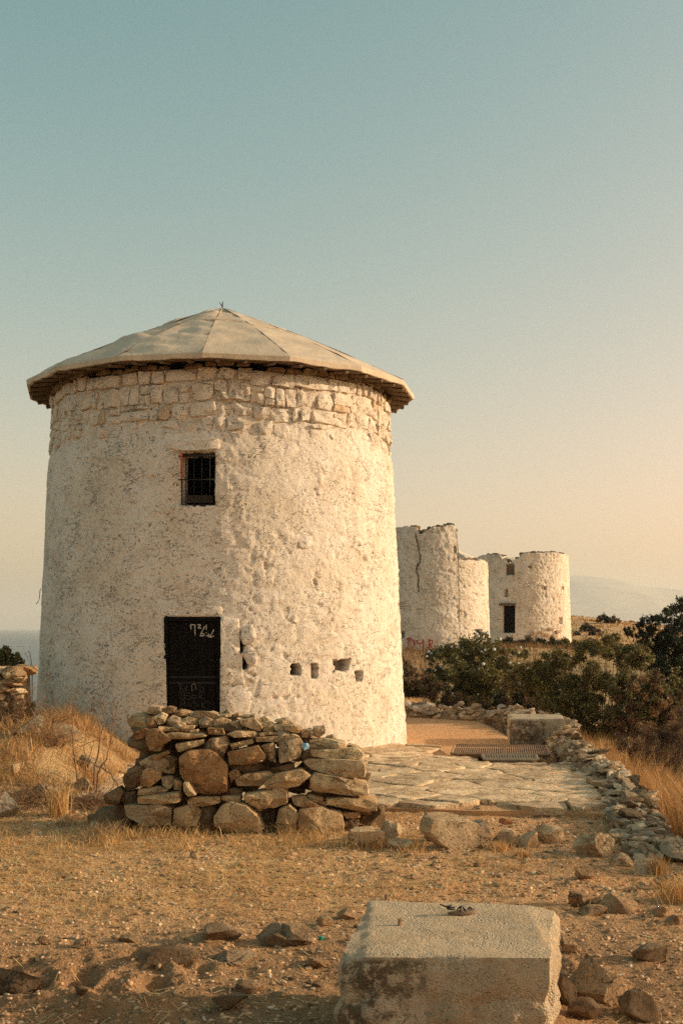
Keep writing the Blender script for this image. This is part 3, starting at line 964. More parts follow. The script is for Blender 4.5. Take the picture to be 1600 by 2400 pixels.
# roof
RC = np.array([-1.955, 20.3]); RE = 3.13; ZA = 7.12; ZE = 5.70; NS = 16; A0 = R(-5) + R(5.5)
def roof_pt(a, f, dz=0.0):
    """f: 0 apex .. 1 eave; a: angle, facets straight between corners"""
    k = (a - A0) / (2 * math.pi / NS); i = math.floor(k); fr_ = k - i
    a1 = A0 + i * 2 * math.pi / NS; a2 = a1 + 2 * math.pi / NS
    p1 = np.array([math.sin(a1), -math.cos(a1)]); p2 = np.array([math.sin(a2), -math.cos(a2)])
    q = (p1 * (1 - fr_) + p2 * fr_) * RE * f
    return (RC[0] + q[0], RC[1] + q[1], ZA + (ZE - ZA) * f + 0.05 * math.sin(math.pi * f) + dz)

mb = MB()
ring = lambda r_, z_: [(RC[0] + r_ * math.sin(A0 + i * 2 * math.pi / NS), RC[1] - r_ * math.cos(A0 + i * 2 * math.pi / NS), z_) for i in range(NS)]
Vr = ring(RE - 0.03, ZE - 0.08) + ring(RE - 0.03, ZE - 0.04) + ring(1.4, ZE + 0.5) + ring(2.3, ZE + 0.02)
Qr = []
for a_, b_ in ((0, 1), (3, 0)):
    for i in range(NS):
        j_ = (i + 1) % NS; Qr.append((a_ * NS + i, a_ * NS + j_, b_ * NS + j_, b_ * NS + i))
mb.add(Vr, Qr)
roof = link('roof', mb.mesh('roof', M_WOOD), mill)
rr_ = np.random.default_rng(5)
for i in range(NS):
    a1 = A0 + i * 2 * math.pi / NS; da = 2 * math.pi / NS
    nu, nv = 14, 34
    fu = np.linspace(0.0005, 0.9995, nu); fv = np.linspace(0.012, 1.0, nv)
    V = []
    wr = 0.05 if 12 <= i <= 15 else (0.032 if i == 0 else 0.012)
    for f in fv:
        for g in fu:
            V.append(roof_pt(a1 + da * g, f))
    V = np.array(V)
    FV = np.repeat(fv, nu); FU = np.tile(fu, nv)
    w_ = fbm(V[:, 0] * 1.2 + V[:, 2] * 2.2, V[:, 1] * 1.6 - V[:, 2] * 3, V[:, 2] * 4 + i, 3, 44)
    crease = -np.abs(vnoise(V[:, 0] * 2.1 + V[:, 2] * 3, V[:, 1] * 2.1, V[:, 2] * 5 + i, 60)) + 0.35
    V[:, 2] += (wr * 2.0 * w_ + wr * 2.0 * crease) * np.sin(np.pi * np.clip(FU, 0.03, 0.97)) ** 0.6 * sstep(0, 0.15, FV) * sstep(1.0, 0.92, FV) + 0.012
    # rolled edge over the eave
    top = V.reshape(nv, nu, 3)
    ed = top[-1]
    out = ed.copy(); dirn = (ed[:, :2] - RC) / np.linalg.norm(ed[:, :2] - RC, axis=1)[:, None]
    o1 = out.copy(); o1[:, :2] += dirn * 0.02; o1[:, 2] -= 0.02
    o2 = out.copy(); o2[:, :2] += dirn * 0.012; o2[:, 2] -= 0.085 + 0.012 * vnoise(ed[:, 0] * 6, ed[:, 1] * 6, 0 * ed[:, 0], 3)
    o3 = o2.copy(); o3[:, :2] -= dirn * 0.05
    A = np.concatenate([top, o1[None], o2[None], o3[None]], 0)
    idx = np.arange(A.shape[0] * nu).reshape(A.shape[0], nu)
    q = np.c_[idx[:-1, :-1].ravel(), idx[1:, :-1].ravel(), idx[1:, 1:].ravel(), idx[:-1, 1:].ravel()]
    link('roof_panel', mesh_np('roof_panel', A.reshape(-1, 3), q, M_ROOF, True, sharp=50), roof)
    # lapped seam on the hip
    mb = MB(); pts = [roof_pt(a1, f, 0.012) for f in np.linspace(0.03, 1.0, 14)]
    pts = np.array(pts) + rr_.normal(0, 0.004, (14, 3)); mb.tube(pts, 0.006, 5)
    link('seam', mb.mesh('seam', M_WOOD, True), roof)
    if i % 2 == 0 or i in (15, 1):
        fl = 0.34 + 0.16 * rr_.random(); tl = fl + rr_.normal(0, 0.03)
        pts = np.array([roof_pt(a1 + da * g, fl + (tl - fl) * g, 0.014) for g in np.linspace(0.02, 0.98, 12)]) + rr_.normal(0, 0.004, (12, 3))
        mb = MB(); mb.tube(pts, 0.007, 5); link('seam', mb.mesh('seam', M_ROOF, True), roof)
    # underside boards
    for g in (0.17, 0.5, 0.83):
        a_ = a1 + da * g
        p0 = np.array([RC[0] + (RE - 0.06) * math.sin(a_), RC[1] - (RE - 0.06) * math.cos(a_), ZE - 0.10]); p1 = np.array([RC[0] + 2.5 * math.sin(a_), RC[1] - 2.5 * math.cos(a_), ZE - 0.005])
        mb = MB(); mb.tube([p0, p1], 0.035, 4); link('rafter', mb.mesh('rafter', M_WOOD), roof)
mb = MB(); ap = np.array([RC[0], RC[1], ZA + 0.01])
mb.tube([ap, ap + (0.01, 0, 0.10)], [0.012, 0.006]); mb.tube([ap + (0.0, 0, 0.02), ap + (-0.045, 0, 0.09)], [0.008, 0.005])
link('finial', mb.mesh('finial', M_IRON), roof)
# hanging wire on the left flank, nails on the right edge
a_, z_ = MT.hit(112, 1290)
mb = MB(); pw = MT.at(np.full(7, R(-78)), np.linspace(2.5, 2.25, 7), 0.02 + np.array([0, .01, .01, .012, .015, .03, .06]))
mb.tube(pw, 0.006); link('wire', mb.mesh('wire', M_IRON), mill)
mb = MB()
for k_ in range(4):
    b0 = MT.at(np.array(R(82)), 2.20 + 0.02 * k_, -0.02); mb.tube([b0, b0 + np.array([0.16 + 0.03 * (k_ % 2), -0.06, -0.03 + 0.03 * k_])], [0.008, 0.004], 4)
link('nail_cluster', mb.mesh('nail_cluster', M_WOOD), mill)


# ---- ruined towers
def ruin_disp(tw, seed, holes=(), stony=1.0, crack=None):
    def f(Th, Zg):
        Rr = tw.rad(Zg); x, y, z = Rr * np.sin(Th), -Rr * np.cos(Th), Zg
        f1, f2, c = worley(Th * 2.9 / 0.36 + 0.4 * vnoise(x * 2, y * 2, z * 2, seed), z / 0.26, seed)
        d = 0.04 * fbm(x * 0.8, y * 0.8, z * 0.8, 3, seed) + stony * 0.02 * sstep(0.02, 0.4, f2 - f1) * sstep(0.1, 0.7, c) + 0.010 * ridged(x * 3.2, y * 3.2, z * 3.2, 3, seed + 3) + 0.026 * fbm(x * 9, y * 9, z * 9, 3, seed + 5)
        d = d - 0.05 * sstep(0.3, 0.5, fbm(x * 4, y * 4, z * 5, 3, seed + 9))
        if crack is not None: d = d - crack(Th, Zg)
        for (l, r_, b, t_, dep) in holes:
            d = np.where((Th > l) & (Th < r_) & (Zg > b) & (Zg < t_), -dep, d)
        return d
    return f


def ruin_dirt(tw, seed):
    def f(Th, Zg):
        Rr = tw.rad(Zg); x, y, z = Rr * np.sin(Th), -Rr * np.cos(Th), Zg
        return np.clip(0.12 + 1.0 * fbm(x * 0.9, y * 0.9, z * 0.6, 3, seed) + 0.5 * sstep(tw.zt - 0.7, tw.zt, Zg), 0, 1)
    return f


z5 = lambda x, y: (900 + x * 500 / 1568.0, 1200 + y * 500 / 1568.0)

# tall ruin with the collapsed right-hand side
T2 = Tower(4.08, 59.0, 0.2, 6.6, 3.02, 2.78)
def hit_list(tw, pts): return np.array([tw.hit(*z5(*q)) for q in pts])
prof2 = [(70, 115), (130, 110), (150, 105), (240, 108), (255, 150), (268, 160), (290, 150), (320, 135), (350, 112), (410, 112), (440, 110), (470, 92), (500, 95), (520, 110), (535, 160), (541, 250), (545, 350), (600, 360), (640, 355), (700, 355), (740, 352), (768, 372), (779, 395)]
h2 = hit_list(T2, prof2)
o_ = np.argsort(h2[:, 0])
def top2(th):
    t_ = (th + math.pi) % (2 * math.pi) - math.pi
    xs = np.r_[-math.pi, h2[o_, 0].min() - 0.3, h2[o_, 0], 1.75, math.pi]; ys = np.r_[6.5, 6.6, h2[o_, 1], 4.9, 6.5]
    return np.interp(t_, xs, ys) + 0.09 * fbm(th * 12, 0 * th, 0 * th, 4, 2, 0.7)
ck = hit_list(T2, [(225, 165), (245, 240), (258, 300), (262, 350), (240, 420), (250, 500), (252, 585)])
def crack2(Th, Zg):
    c = np.interp(Zg, ck[::-1, 1], ck[::-1, 0]); w = 0.010 + 0.004 * vnoise(Zg * 8, 0 * Zg, 0 * Zg, 2)
    return np.where((Zg > ck[-1, 1]) & (Zg < ck[0, 1]) & (np.abs(Th - c + 0.012 * vnoise(Zg * 6, 0 * Zg, 0 * Zg, 8)) < w), 0.25, 0.0)
def rect_of(tw, x0, y0, x1, y1, dep):
    l, t_ = tw.hit(*z5(x0, y0)); r_, b = tw.hit(*z5(x1, y1)); return (l, r_, b, t_, dep)
ho2 = [rect_of(T2, 105, 880, 148, 928, 0.4), rect_of(T2, 683, 878, 697, 898, 0.3), rect_of(T2, 508, 255, 528, 300, 0.25)]
ruin2 = tag(empty('windmill_ruin'), 'tall roofless ruined windmill with a collapsed side and red graffiti', 'ruined windmill')
th2 = np.concatenate([np.linspace(R(-100), R(110), 360), np.linspace(R(110), R(260), 50)[1:-1]])
T2.grid('wall', th2, 150, ruin_disp(T2, 101, ho2, 0.8, crack2), M_RUIN, top=top2, thick=0.65, parent=ruin2, dirtf=ruin_dirt(T2, 17))
def t2_px(x, y):
    a, z = T2.hit(*z5(x, y)); return T2.at(np.array(a), z, 0.15)
dyr = [[(190, 930), (185, 975), (172, 1015)], [(170, 932), (205, 930), (228, 955), (222, 990), (170, 1017)],
       [(245, 940), (248, 965), (262, 972), (284, 955)], [(285, 935), (290, 975), (285, 1010), (268, 1022), (252, 1018)],
       [(332, 935), (328, 980), (322, 1015)], [(320, 940), (352, 945), (352, 968), (328, 975)], [(330, 978), (358, 1010)]]
ribbon(dyr, 12, t2_px, M_REDPAINT, 'graffiti', ruin2)
rs = np.random.default_rng(77)
def rim_stones(tw, topf, root, a0, a1, n, cols):
    for i in range(n):
        a = R(a0) + (R(a1) - R(a0)) * (i + rs.uniform(0.2, 0.8)) / n
        zz = float(topf(np.array([a]))[0]); w = rs.uniform(0.25, 0.5)
        me = rock_mesh(int(rs.integers(1, 9999)), (w, rs.uniform(0.3, 0.5), rs.uniform(0.14, 0.28)), 2, 0.08, (0, 0, a))
        link('stone', me, root, tw.at(np.array(a), zz, -0.25 - rs.uniform(0, 0.1)) + np.array([0, 0, 0.01]), cols[int(rs.integers(len(cols)))])
CS = [(0.42, 0.31, 0.20), (0.30, 0.21, 0.14), (0.55, 0.45, 0.33), (0.22, 0.17, 0.12)]
rim_stones(T2, top2, ruin2, -20, 85, 30, CS)

# far tower with the dark doorway
T3 = Tower(11.58, 79.0, 0.4, 6.6, 3.02, 2.84)
prof3 = [(690, 335), (720, 318), (800, 314), (848, 312), (860, 345), (895, 350), (905, 390), (945, 385), (960, 345), (985, 335), (1000, 310), (1060, 303), (1150, 300), (1240, 298), (1300, 304), (1335, 312)]
h3 = hit_list(T3, prof3)
def top3(th):
    t_ = (th + math.pi) % (2 * math.pi) - math.pi
    xs = np.r_[-math.pi, h3[:, 0], math.pi]; ys = np.r_[6.5, h3[:, 1], 6.5]
    return np.interp(t_, xs, ys) + 0.08 * fbm(th * 12, 0 * th, 0 * th, 4, 2, 0.7)
ho3 = [rect_of(T3, 868, 688, 957, 890, 0.45), rect_of(T3, 877, 572, 909, 622, 0.4), rect_of(T3, 1172, 545, 1190, 573, 0.35), rect_of(T3, 1306, 545, 1317, 570, 0.35), rect_of(T3, 1057, 395, 1082, 413, 0.3), rect_of(T3, 1285, 775, 1306, 826, 0.2), rect_of(T3, 890, 385, 952, 462, 0.28)]
ruin3 = tag(empty('windmill_ruin'), 'farthest roofless round windmill with a dark doorway and tiny square holes', 'ruined windmill')
th3 = np.concatenate([np.linspace(R(-100), R(110), 340), np.linspace(R(110), R(260), 50)[1:-1]])
T3.grid('wall', th3, 150, ruin_disp(T3, 131, ho3, 1.2), M_RUIN, top=top3, thick=0.65, parent=ruin3, dirtf=ruin_dirt(T3, 19))
rim_stones(T3, top3, ruin3, -70, 85, 32, CS)
def on_t3(x0, y0, x1, y1, out, dep, mat, name, parent):
    l, t_ = T3.hit(*z5(x0, y0)); r_, b = T3.hit(*z5(x1, y1)); m_ = (l + r_) / 2
    mb = MB(); mb.box(T3.at(np.array(m_), (t_ + b) / 2, out), ((r_ - l) * 3.0, dep, t_ - b), frame=tower_frame(T3, m_)); return link(name, mb.mesh(name, mat), parent)
d3 = on_t3(866, 686, 959, 892, -0.25, 0.05, M_BLACK, 'door', ruin3)
on_t3(850, 672, 964, 686, 0.06, 0.2, M_WOOD, 'lintel', ruin3)
on_t3(888, 385, 952, 462, -0.2, 0.05, M_WOOD, 'window', ruin3)
z6 = lambda x, y: (900 + x * 700 / 1568.0, 1600 + y * 450 / 1008.0)
# fallen-plaster field stones low on its lit side
for i, (x, y, w, h) in enumerate([(1060, 925, 50, 40), (1125, 935, 35, 55), (1165, 945, 40, 35), (1190, 905, 40, 30), (1245, 915, 45, 40), (1220, 860, 50, 22), (1090, 890, 40, 25), (1150, 885, 36, 26), (1225, 965, 50, 35), (1290, 945, 40, 36), (1300, 985, 40, 30), (1270, 880, 34, 26)]):
    poly = [T3.hit(*z5(x + dx * w / 2, y + dy * h / 2)) for dx, dy in ((-1, -.6), (-.2, -1), (.9, -.8), (1, .6), (.1, 1), (-.9, .7))]
    place_stone_on(T3, poly, 0.25, 700 + i, 0.13, ruin3, (0.6, 0.5, 0.38), mat=M_RUIN, n=14)

# ------------------------------------------------------------------ the dry stone wall in front of the mill
pile = tag(empty('dry_stone_wall'), 'broken dry stone wall of brown rocks in front of the mill door', 'stone wall')
z4 = lambda x, y: (200 + x * 720 / 1568.0, 1620 + y * 380 / 828.0)
TAN = (0.66, 0.455, 0.25); ORA = (0.56, 0.34, 0.165); GRY = (0.58, 0.43, 0.27); PAL = (0.78, 0.58, 0.35); DRK = (0.24, 0.16, 0.09); RED = (0.45, 0.25, 0.115)
ST = [
 # (outline in the zoomed crop, colour, setback)
 ([(190, 590), (380, 580), (440, 600), (435, 690), (300, 695), (200, 650)], GRY, .0), ([(445, 605), (540, 580), (590, 620), (570, 690), (470, 700), (442, 670)], TAN, .0),
 ([(590, 600), (640, 590), (672, 610), (650, 680), (590, 690), (577, 640)], DRK, .06), ([(648, 650), (690, 590), (740, 568), (820, 590), (880, 640), (915, 710), (860, 735), (700, 725), (650, 700)], TAN, -.08),
 ([(890, 620), (970, 605), (965, 690), (905, 690)], DRK, .15), ([(985, 610), (1040, 585), (1080, 620), (1075, 740), (1040, 768), (985, 745), (970, 680)], TAN, -.05),
 ([(1085, 612), (1200, 600), (1310, 640), (1325, 700), (1300, 765), (1150, 775), (1080, 750)], TAN, -.08), ([(1210, 598), (1300, 618), (1322, 640), (1220, 620)], TAN, .0),
 ([(1310, 622), (1400, 620), (1402, 650), (1330, 652)], ORA, .05), ([(1325, 655), (1400, 662), (1392, 715), (1330, 740)], DRK, .12), ([(1400, 640), (1470, 630), (1480, 690), (1410, 710)], DRK, .2),
 ([(185, 440), (240, 385), (292, 385), (292, 430), (260, 500), (200, 515)], DRK, .02), ([(88, 535), (170, 490), (192, 520), (160, 590), (95, 580)], DRK, .05), ([(190, 520), (255, 510), (262, 580), (185, 590)], DRK, .12),
 ([(258, 435), (310, 390), (380, 420), (385, 450), (330, 492), (265, 492)], ORA, .03), ([(268, 503), (370, 487), (430, 500), (400, 522), (265, 533)], GRY, .06), ([(258, 545), (480, 520), (482, 572), (360, 582), (260, 577)], TAN, -.03),
 ([(470, 340), (520, 305), (640, 300), (722, 380), (724, 520), (610, 540), (530, 520), (480, 440)], RED, -.03), ([(498, 470), (522, 468), (566, 532), (522, 542), (500, 512)], PAL, -.06),
 ([(515, 562), (545, 545), (690, 545), (692, 570), (592, 597), (522, 587)], TAN, .0), ([(695, 538), (790, 534), (796, 560), (732, 566), (695, 556)], TAN, .03),
 ([(805, 532), (1000, 500), (1030, 515), (1031, 580), (960, 600), (850, 592), (810, 570)], TAN, -.04), ([(1050, 547), (1110, 540), (1202, 592), (1142, 607), (1060, 582)], TAN, .0),
 ([(1125, 538), (1142, 528), (1216, 550), (1212, 580), (1155, 560)], TAN, .04), ([(1222, 556), (1300, 548), (1490, 560), (1488, 616), (1400, 620), (1230, 584)], TAN, -.02),
 ([(385, 440), (440, 435), (456, 470), (432, 502), (390, 482)], GRY, .06), ([(452, 448), (490, 470), (482, 512), (450, 505)], TAN, .05), ([(725, 420), (770, 395), (792, 435), (742, 460)], ORA, .06),
 ([(760, 452), (812, 425), (930, 413), (962, 428), (902, 487), (770, 487)], TAN, .02), ([(908, 472), (960, 430), (1100, 403), (1152, 435), (1090, 490), (1000, 506), (920, 506)], TAN, -.04),
 ([(1143, 445), (1170, 420), (1290, 440), (1440, 480), (1453, 540), (1380, 542), (1160, 517), (1142, 500)], PAL, -.05), ([(1100, 362), (1140, 348), (1320, 350), (1425, 360), (1433, 440), (1370, 449), (1260, 437), (1150, 402)], PAL, -.02),
 ([(270, 362), (350, 322), (430, 332), (462, 370), (452, 430), (380, 412), (290, 392)], GRY, .08), ([(335, 337), (420, 305), (428, 320), (350, 352)], RED, .03),
 ([(720, 317), (880, 280), (922, 335), (915, 352), (820, 381), (730, 377)], ORA, -.02), ([(893, 282), (960, 262), (973, 372), (932, 352), (912, 312)], GRY, .02), ([(988, 262), (1090, 240), (1109, 270), (1096, 345), (990, 371), (984, 320)], GRY, .0),
 ([(590, 297), (630, 245), (715, 232), (731, 270), (702, 342), (660, 322)], GRY, .02), ([(455, 272), (600, 248), (607, 270), (470, 316), (460, 297)], TAN, .02), ([(735, 272), (850, 245), (863, 265), (747, 301)], TAN, .04),
 ([(1145, 302), (1280, 295), (1390, 290), (1426, 330), (1390, 363), (1250, 347), (1150, 332)], PAL, .02), ([(1140, 257), (1230, 245), (1330, 265), (1332, 293), (1210, 292), (1145, 290)], PAL, .06),
 ([(1340, 272), (1400, 290), (1425, 318), (1380, 300)], TAN, .1), ([(930, 400), (1050, 370), (1068, 395), (965, 428)], DRK, .10), ([(735, 385), (900, 372), (925, 400), (800, 418), (742, 400)], DRK, .12), ([(730, 500), (800, 495), (800, 528), (740, 530)], DRK, .1),
 ([(240, 215), (300, 190), (330, 200), (300, 240), (240, 255)], RED, .08), ([(305, 200), (370, 190), (442, 250), (400, 272), (380, 312), (330, 307), (305, 262)], ORA, .04),
 ([(395, 225), (430, 212), (600, 220), (621, 232), (520, 246), (400, 244)], TAN, .02), ([(370, 180), (480, 190), (482, 206), (390, 206)], TAN, .07), ([(485, 180), (556, 178), (552, 193), (490, 204)], TAN, .07),
 ([(620, 190), (700, 192), (713, 226), (625, 222)], ORA, .05), ([(718, 222), (760, 205), (860, 208), (869, 230), (760, 238)], TAN, .04), ([(525, 203), (570, 199), (576, 216), (530, 214)], PAL, .05),
 ([(868, 236), (980, 231), (991, 258), (870, 259)], TAN, .05), ([(880, 217), (940, 208), (1001, 222), (890, 230)], TAN, .07), ([(995, 232), (1060, 220), (1093, 235), (1040, 252), (1000, 252)], PAL, .05),
 ([(310, 112), (325, 75), (380, 80), (391, 105), (350, 122)], GRY, .22), ([(390, 97), (420, 78), (456, 90), (446, 116), (400, 114)], DRK, .24), ([(345, 132), (385, 110), (413, 125), (402, 167), (370, 174)], PAL, .12),
 ([(305, 142), (345, 130), (367, 182), (320, 192)], ORA, .14), ([(455, 107), (490, 98), (531, 108), (526, 127), (460, 127)], TAN, .28), ([(530, 111), (580, 112), (582, 127), (535, 127)], PAL, .3),
 ([(600, 117), (640, 105), (671, 118), (662, 134), (610, 132)], GRY, .28), ([(780, 152), (860, 138), (906, 185), (891, 209), (800, 177)], GRY, .10), ([(670, 126), (740, 118), (746, 132), (680, 134)], PAL, .3),
 ([(755, 119), (780, 115), (786, 136), (760, 137)], ORA, .3), ([(790, 126), (865, 122), (869, 141), (790, 142)], GRY, .28), ([(885, 140), (920, 132), (940, 150), (900, 162)], PAL, .22),
 ([(1010, 177), (1060, 172), (1101, 190), (1091, 216), (1015, 201)], TAN, .10), ([(1100, 202), (1150, 195), (1161, 215), (1132, 241), (1100, 236)], GRY, .14), ([(1160, 187), (1220, 180), (1226, 215), (1190, 243), (1155, 226)], GRY, .16),
 ([(963, 152), (1020, 140), (1061, 165), (1000, 168)], GRY, .24), ([(415, 150), (440, 125), (482, 140), (485, 180), (425, 182)], GRY, .16), ([(480, 150), (520, 130), (572, 145), (575, 182), (490, 184)], TAN, .2),
 ([(575, 150), (610, 132), (655, 150), (650, 186), (585, 188)], GRY, .18), ([(650, 150), (690, 135), (742, 150), (738, 190), (660, 190)], TAN, .2), ([(735, 160), (775, 150), (805, 180), (790, 200), (740, 200)], GRY, .16),
 ([(900, 168), (940, 160), (968, 180), (960, 205), (905, 205)], TAN, .16), ([(962, 175), (1008, 168), (1015, 205), (970, 210)], GRY, .14), ([(1225, 238), (1262, 228), (1285, 248), (1235, 256)], GRY, .2)]
Y0 = 11.15
pr_ = np.random.default_rng(3)
for i, (poly, colr, back) in enumerate(ST):
    pp = np.array([z4(*q) for q in poly]); cy_ = pp[:, 1].mean()
    Yk = Y0 + max(0, (1965 - cy_)) / 300 * 0.28 + back + (0.12 if pp[:, 0].mean() > 700 else 0) * (pp[:, 0].mean() - 700) / 200
    a = (pp[:, 0] - 800) * Yk / F; b = EYE - (pp[:, 1] - HOR) * Yk / F
    cen = np.array([a.mean(), b.mean()]); sz = max(np.ptp(a), np.ptp(b))
    A, Qs, Ts = pillow(np.c_[a, b] - cen, min(max(0.22, sz * 0.8), 0.42), 40 + i * 7, n=40, slope=0.9, rough=0.012, crisp=True)
    cj = np.clip(np.array(colr) * pr_.uniform(0.85, 1.15), 0.02, 0.8)
    me = mesh_np('stone', np.c_[A[:, 0], A[:, 2], A[:, 1]], [Qs, Ts], M_STONE, True, sharp=26)
    link('stone', me, pile, (cen[0], Yk, cen[1]), cj)
# the heart of the wall and its top, smaller fill
for i in range(95):
    px = pr_.uniform(330, 840); hh = pr_.uniform(0.05, 1.0)
    top_px = np.interp(px, [330, 480, 560, 700, 760, 850], [1675, 1675, 1690, 1705, 1740, 1800])
    ztop = EYE - (top_px - HOR) * 11.7 / F - 0.06
    yy = Y0 + 0.28 + pr_.uniform(0.1, 0.5)
    zz = 0.08 + (ztop - 0.1) * hh
    if i < 40: zz = ztop - pr_.uniform(0.0, 0.08); yy = Y0 + pr_.uniform(0.45, 0.85)
    s_ = pr_.uniform(0.16, 0.34)
    me = rock_mesh(1000 + i, (s_ * 1.3, s_, s_ * 0.7), 2, 0.07, (pr_.uniform(-.3, .3), pr_.uniform(-.3, .3), pr_.uniform(0, 6)))
    link('stone', me, pile, ((px - 800) * yy / F, yy, zz), np.array([DRK, GRY, TAN, DRK][i % 4]) * 0.9)
for i, (px, zz, s_) in enumerate([(300, .12, .3), (265, .08, .26), (330, .25, .34), (230, .05, .2), (350, .55, .3), (870, .1, .26), (345, .8, .28)]):
    me = rock_mesh(1200 + i, (s_ * 1.2, s_, s_ * 0.9), 3, 0.06, (0, 0, i))
    link('stone', me, pile, ((px - 800) * 11.6 / F, 11.6, zz), DRK)

# ------------------------------------------------------------------ paved terrace, slab by slab
terr_poly = np.array([(-5.6, 13.2), (-4.2, 12.9), (-1.5, 12.75), (0.3, 12.55), (1.4, 12.3), (2.1, 12.35), (2.62, 12.05), (2.85, 13.4), (3.10, 15.2), (3.22, 16.45), (1.90, 16.45), (1.86, 17.0), (1.52, 17.15), (1.50, 18.6), (1.15, 19.0), (-1.95, 19.3), (-5.6, 18.4)])
def in_poly(p, poly):
    x, y = p; c = False; j = len(poly) - 1
    for i in range(len(poly)):
        if (poly[i][1] > y) != (poly[j][1] > y) and x < (poly[j][0] - poly[i][0]) * (y - poly[i][1]) / (poly[j][1] - poly[i][1]) + poly[i][0]: c = not c
        j = i
    return c
def clip_half(poly, n, d):
    out = []
    for i in range(len(poly)):
        a, b = poly[i], poly[(i + 1) % len(poly)]
        sa, sb = a @ n - d, b @ n - d
        if sa <= 0: out.append(a)
        if (sa < 0) != (sb < 0) and abs(sa - sb) > 1e-9: out.append(a + (b - a) * sa / (sa - sb))
    return out
M_FLAG = m_stone('flagstone_surface', 0.025)
tr = np.random.default_rng(15)
seeds = []
yy = 11.9; row = 0
while yy < 19.6:
    xx = -6.0 + tr.uniform(0, 0.5)
    while xx < 3.9:
        seeds.append((xx + tr.normal(0, 0.12), yy + tr.normal(0, 0.08))); xx += tr.uniform(0.5, 1.15)
    yy += tr.uniform(0.26, 0.44); row += 1
seeds = np.array(seeds)
TZ = 0.10
# bed under the slabs
mb = MB()
mbV = [(x, y, TZ - 0.05) for x, y in terr_poly] + [(x, y, -0.1) for x, y in terr_poly]
bm_f = []
import bmesh
bm = bmesh.new(); vs = [bm.verts.new(v) for v in mbV]; n_ = len(terr_poly)
bm.faces.new(vs[:n_])
for i in range(n_): bm.faces.new((vs[i], vs[n_ + i], vs[n_ + (i + 1) % n_], vs[(i + 1) % n_]))
bmesh.ops.recalc_face_normals(bm, faces=bm.faces)
me = bpy.data.meshes.new('terrace'); bm.to_mesh(me); bm.free(); me.materials.append(M_GROUND)
terrace = tag(link('terrace', me), 'crazy paved stone terrace round the foot of the mill', kind='structure')
for i, s_ in enumerate(seeds):
    cen = s_
    if not in_poly(cen, terr_poly): continue
    if (cen[0] - MT.cx) ** 2 + (cen[1] - MT.cy) ** 2 < 2.7 ** 2: continue
    cell = [cen + np.array(q) for q in ((-1.2, -1.2), (1.2, -1.2), (1.2, 1.2), (-1.2, 1.2))]
    for j, o in enumerate(seeds):
        if j == i: continue
        dv = o - cen; L = np.linalg.norm(dv)
        if L > 2.4: continue
        n = dv / L; cell = clip_half(cell, n, cen @ n + L / 2 - 0.006)
        if len(cell) < 3: break
    if len(cell) < 3: continue
    cell = np.array(cell)
    # pull corners inside the terrace outline
    cc = []
    for q in cell:
        k = 1.0
        while k > 0.1 and not in_poly(cen + (q - cen) * k, terr_poly): k -= 0.05
        cc.append(cen + (q - cen) * k)
    A, Qs, Ts = pillow(np.array(cc) - cen, 0.09, 2000 + i, n=34, slope=0.07, rough=0.005, crisp=True)
    tilt = tr.normal(0, 0.012, 2)
    zoff = A[:, 0] * tilt[0] + A[:, 1] * tilt[1] + tr.normal(0, 0.006)
    V = np.c_[A[:, 0], A[:, 1], -A[:, 2] + zoff]
    link('flagstone', mesh_np('flagstone', V, [Qs, Ts], M_FLAG, True, sharp=45), terrace, (cen[0], cen[1], TZ), np.array((0.80, 0.60, 0.385)) * tr.uniform(0.82, 1.12))

# ------------------------------------------------------------------ metal grates
def grate(corners, nb, mat, label, bw, rails):
    c = np.array(corners, float); o = c.mean(0)
    root = tag(empty('drain_grate', (o[0], o[1], TZ + 0.01)), label, 'grate')
    q = c - o
    mb = MB()
    for i in range(4):
        a, b = q[i], q[(i + 1) % 4]; mb.tube([(a[0], a[1], 0.015), (b[0], b[1], 0.015)], 0.022, 4)
    for k in range(rails):
        f = (k + 1) / (rails + 1); a = q[0] + (q[3] - q[0]) * f; b = q[1] + (q[2] - q[1]) * f
        mb.tube([(a[0], a[1], 0.0), (b[0], b[1], 0.0)], 0.012, 4)
    link('frame', mb.mesh('frame', mat), root)
    mb = MB(); mb.box((0, 0, -0.03), (abs(q[1][0] - q[0][0]) * 0.95, abs(q[3][1] - q[0][1]) * 0.9, 0.01)); link('tray', mb.mesh('tray', mat), root)
    for k in range(nb):
        f = (k + 0.5) / nb; a = q[0] + (q[1] - q[0]) * f; b = q[3] + (q[2] - q[3]) * f
        mb = MB(); mb.tube([(a[0], a[1], 0.012), (b[0], b[1], 0.012)], bw, 4); link('bar', mb.mesh('bar', mat), root)
grate([(1.52, 17.15), (2.86, 17.02), (3.02, 18.25), (1.68, 18.35)], 44, M_RUST, 'large rusty brown drain grate behind the paving', 0.010, 3)
grate([(1.90, 16.42), (2.60, 16.40), (2.66, 16.95), (1.93, 16.98)], 20, m_plain('weathered_steel', (0.38, 0.30, 0.2), 0.7, 0.4, 30), 'small pale ribbed drain grate in front of the rusty one', 0.012, 1)

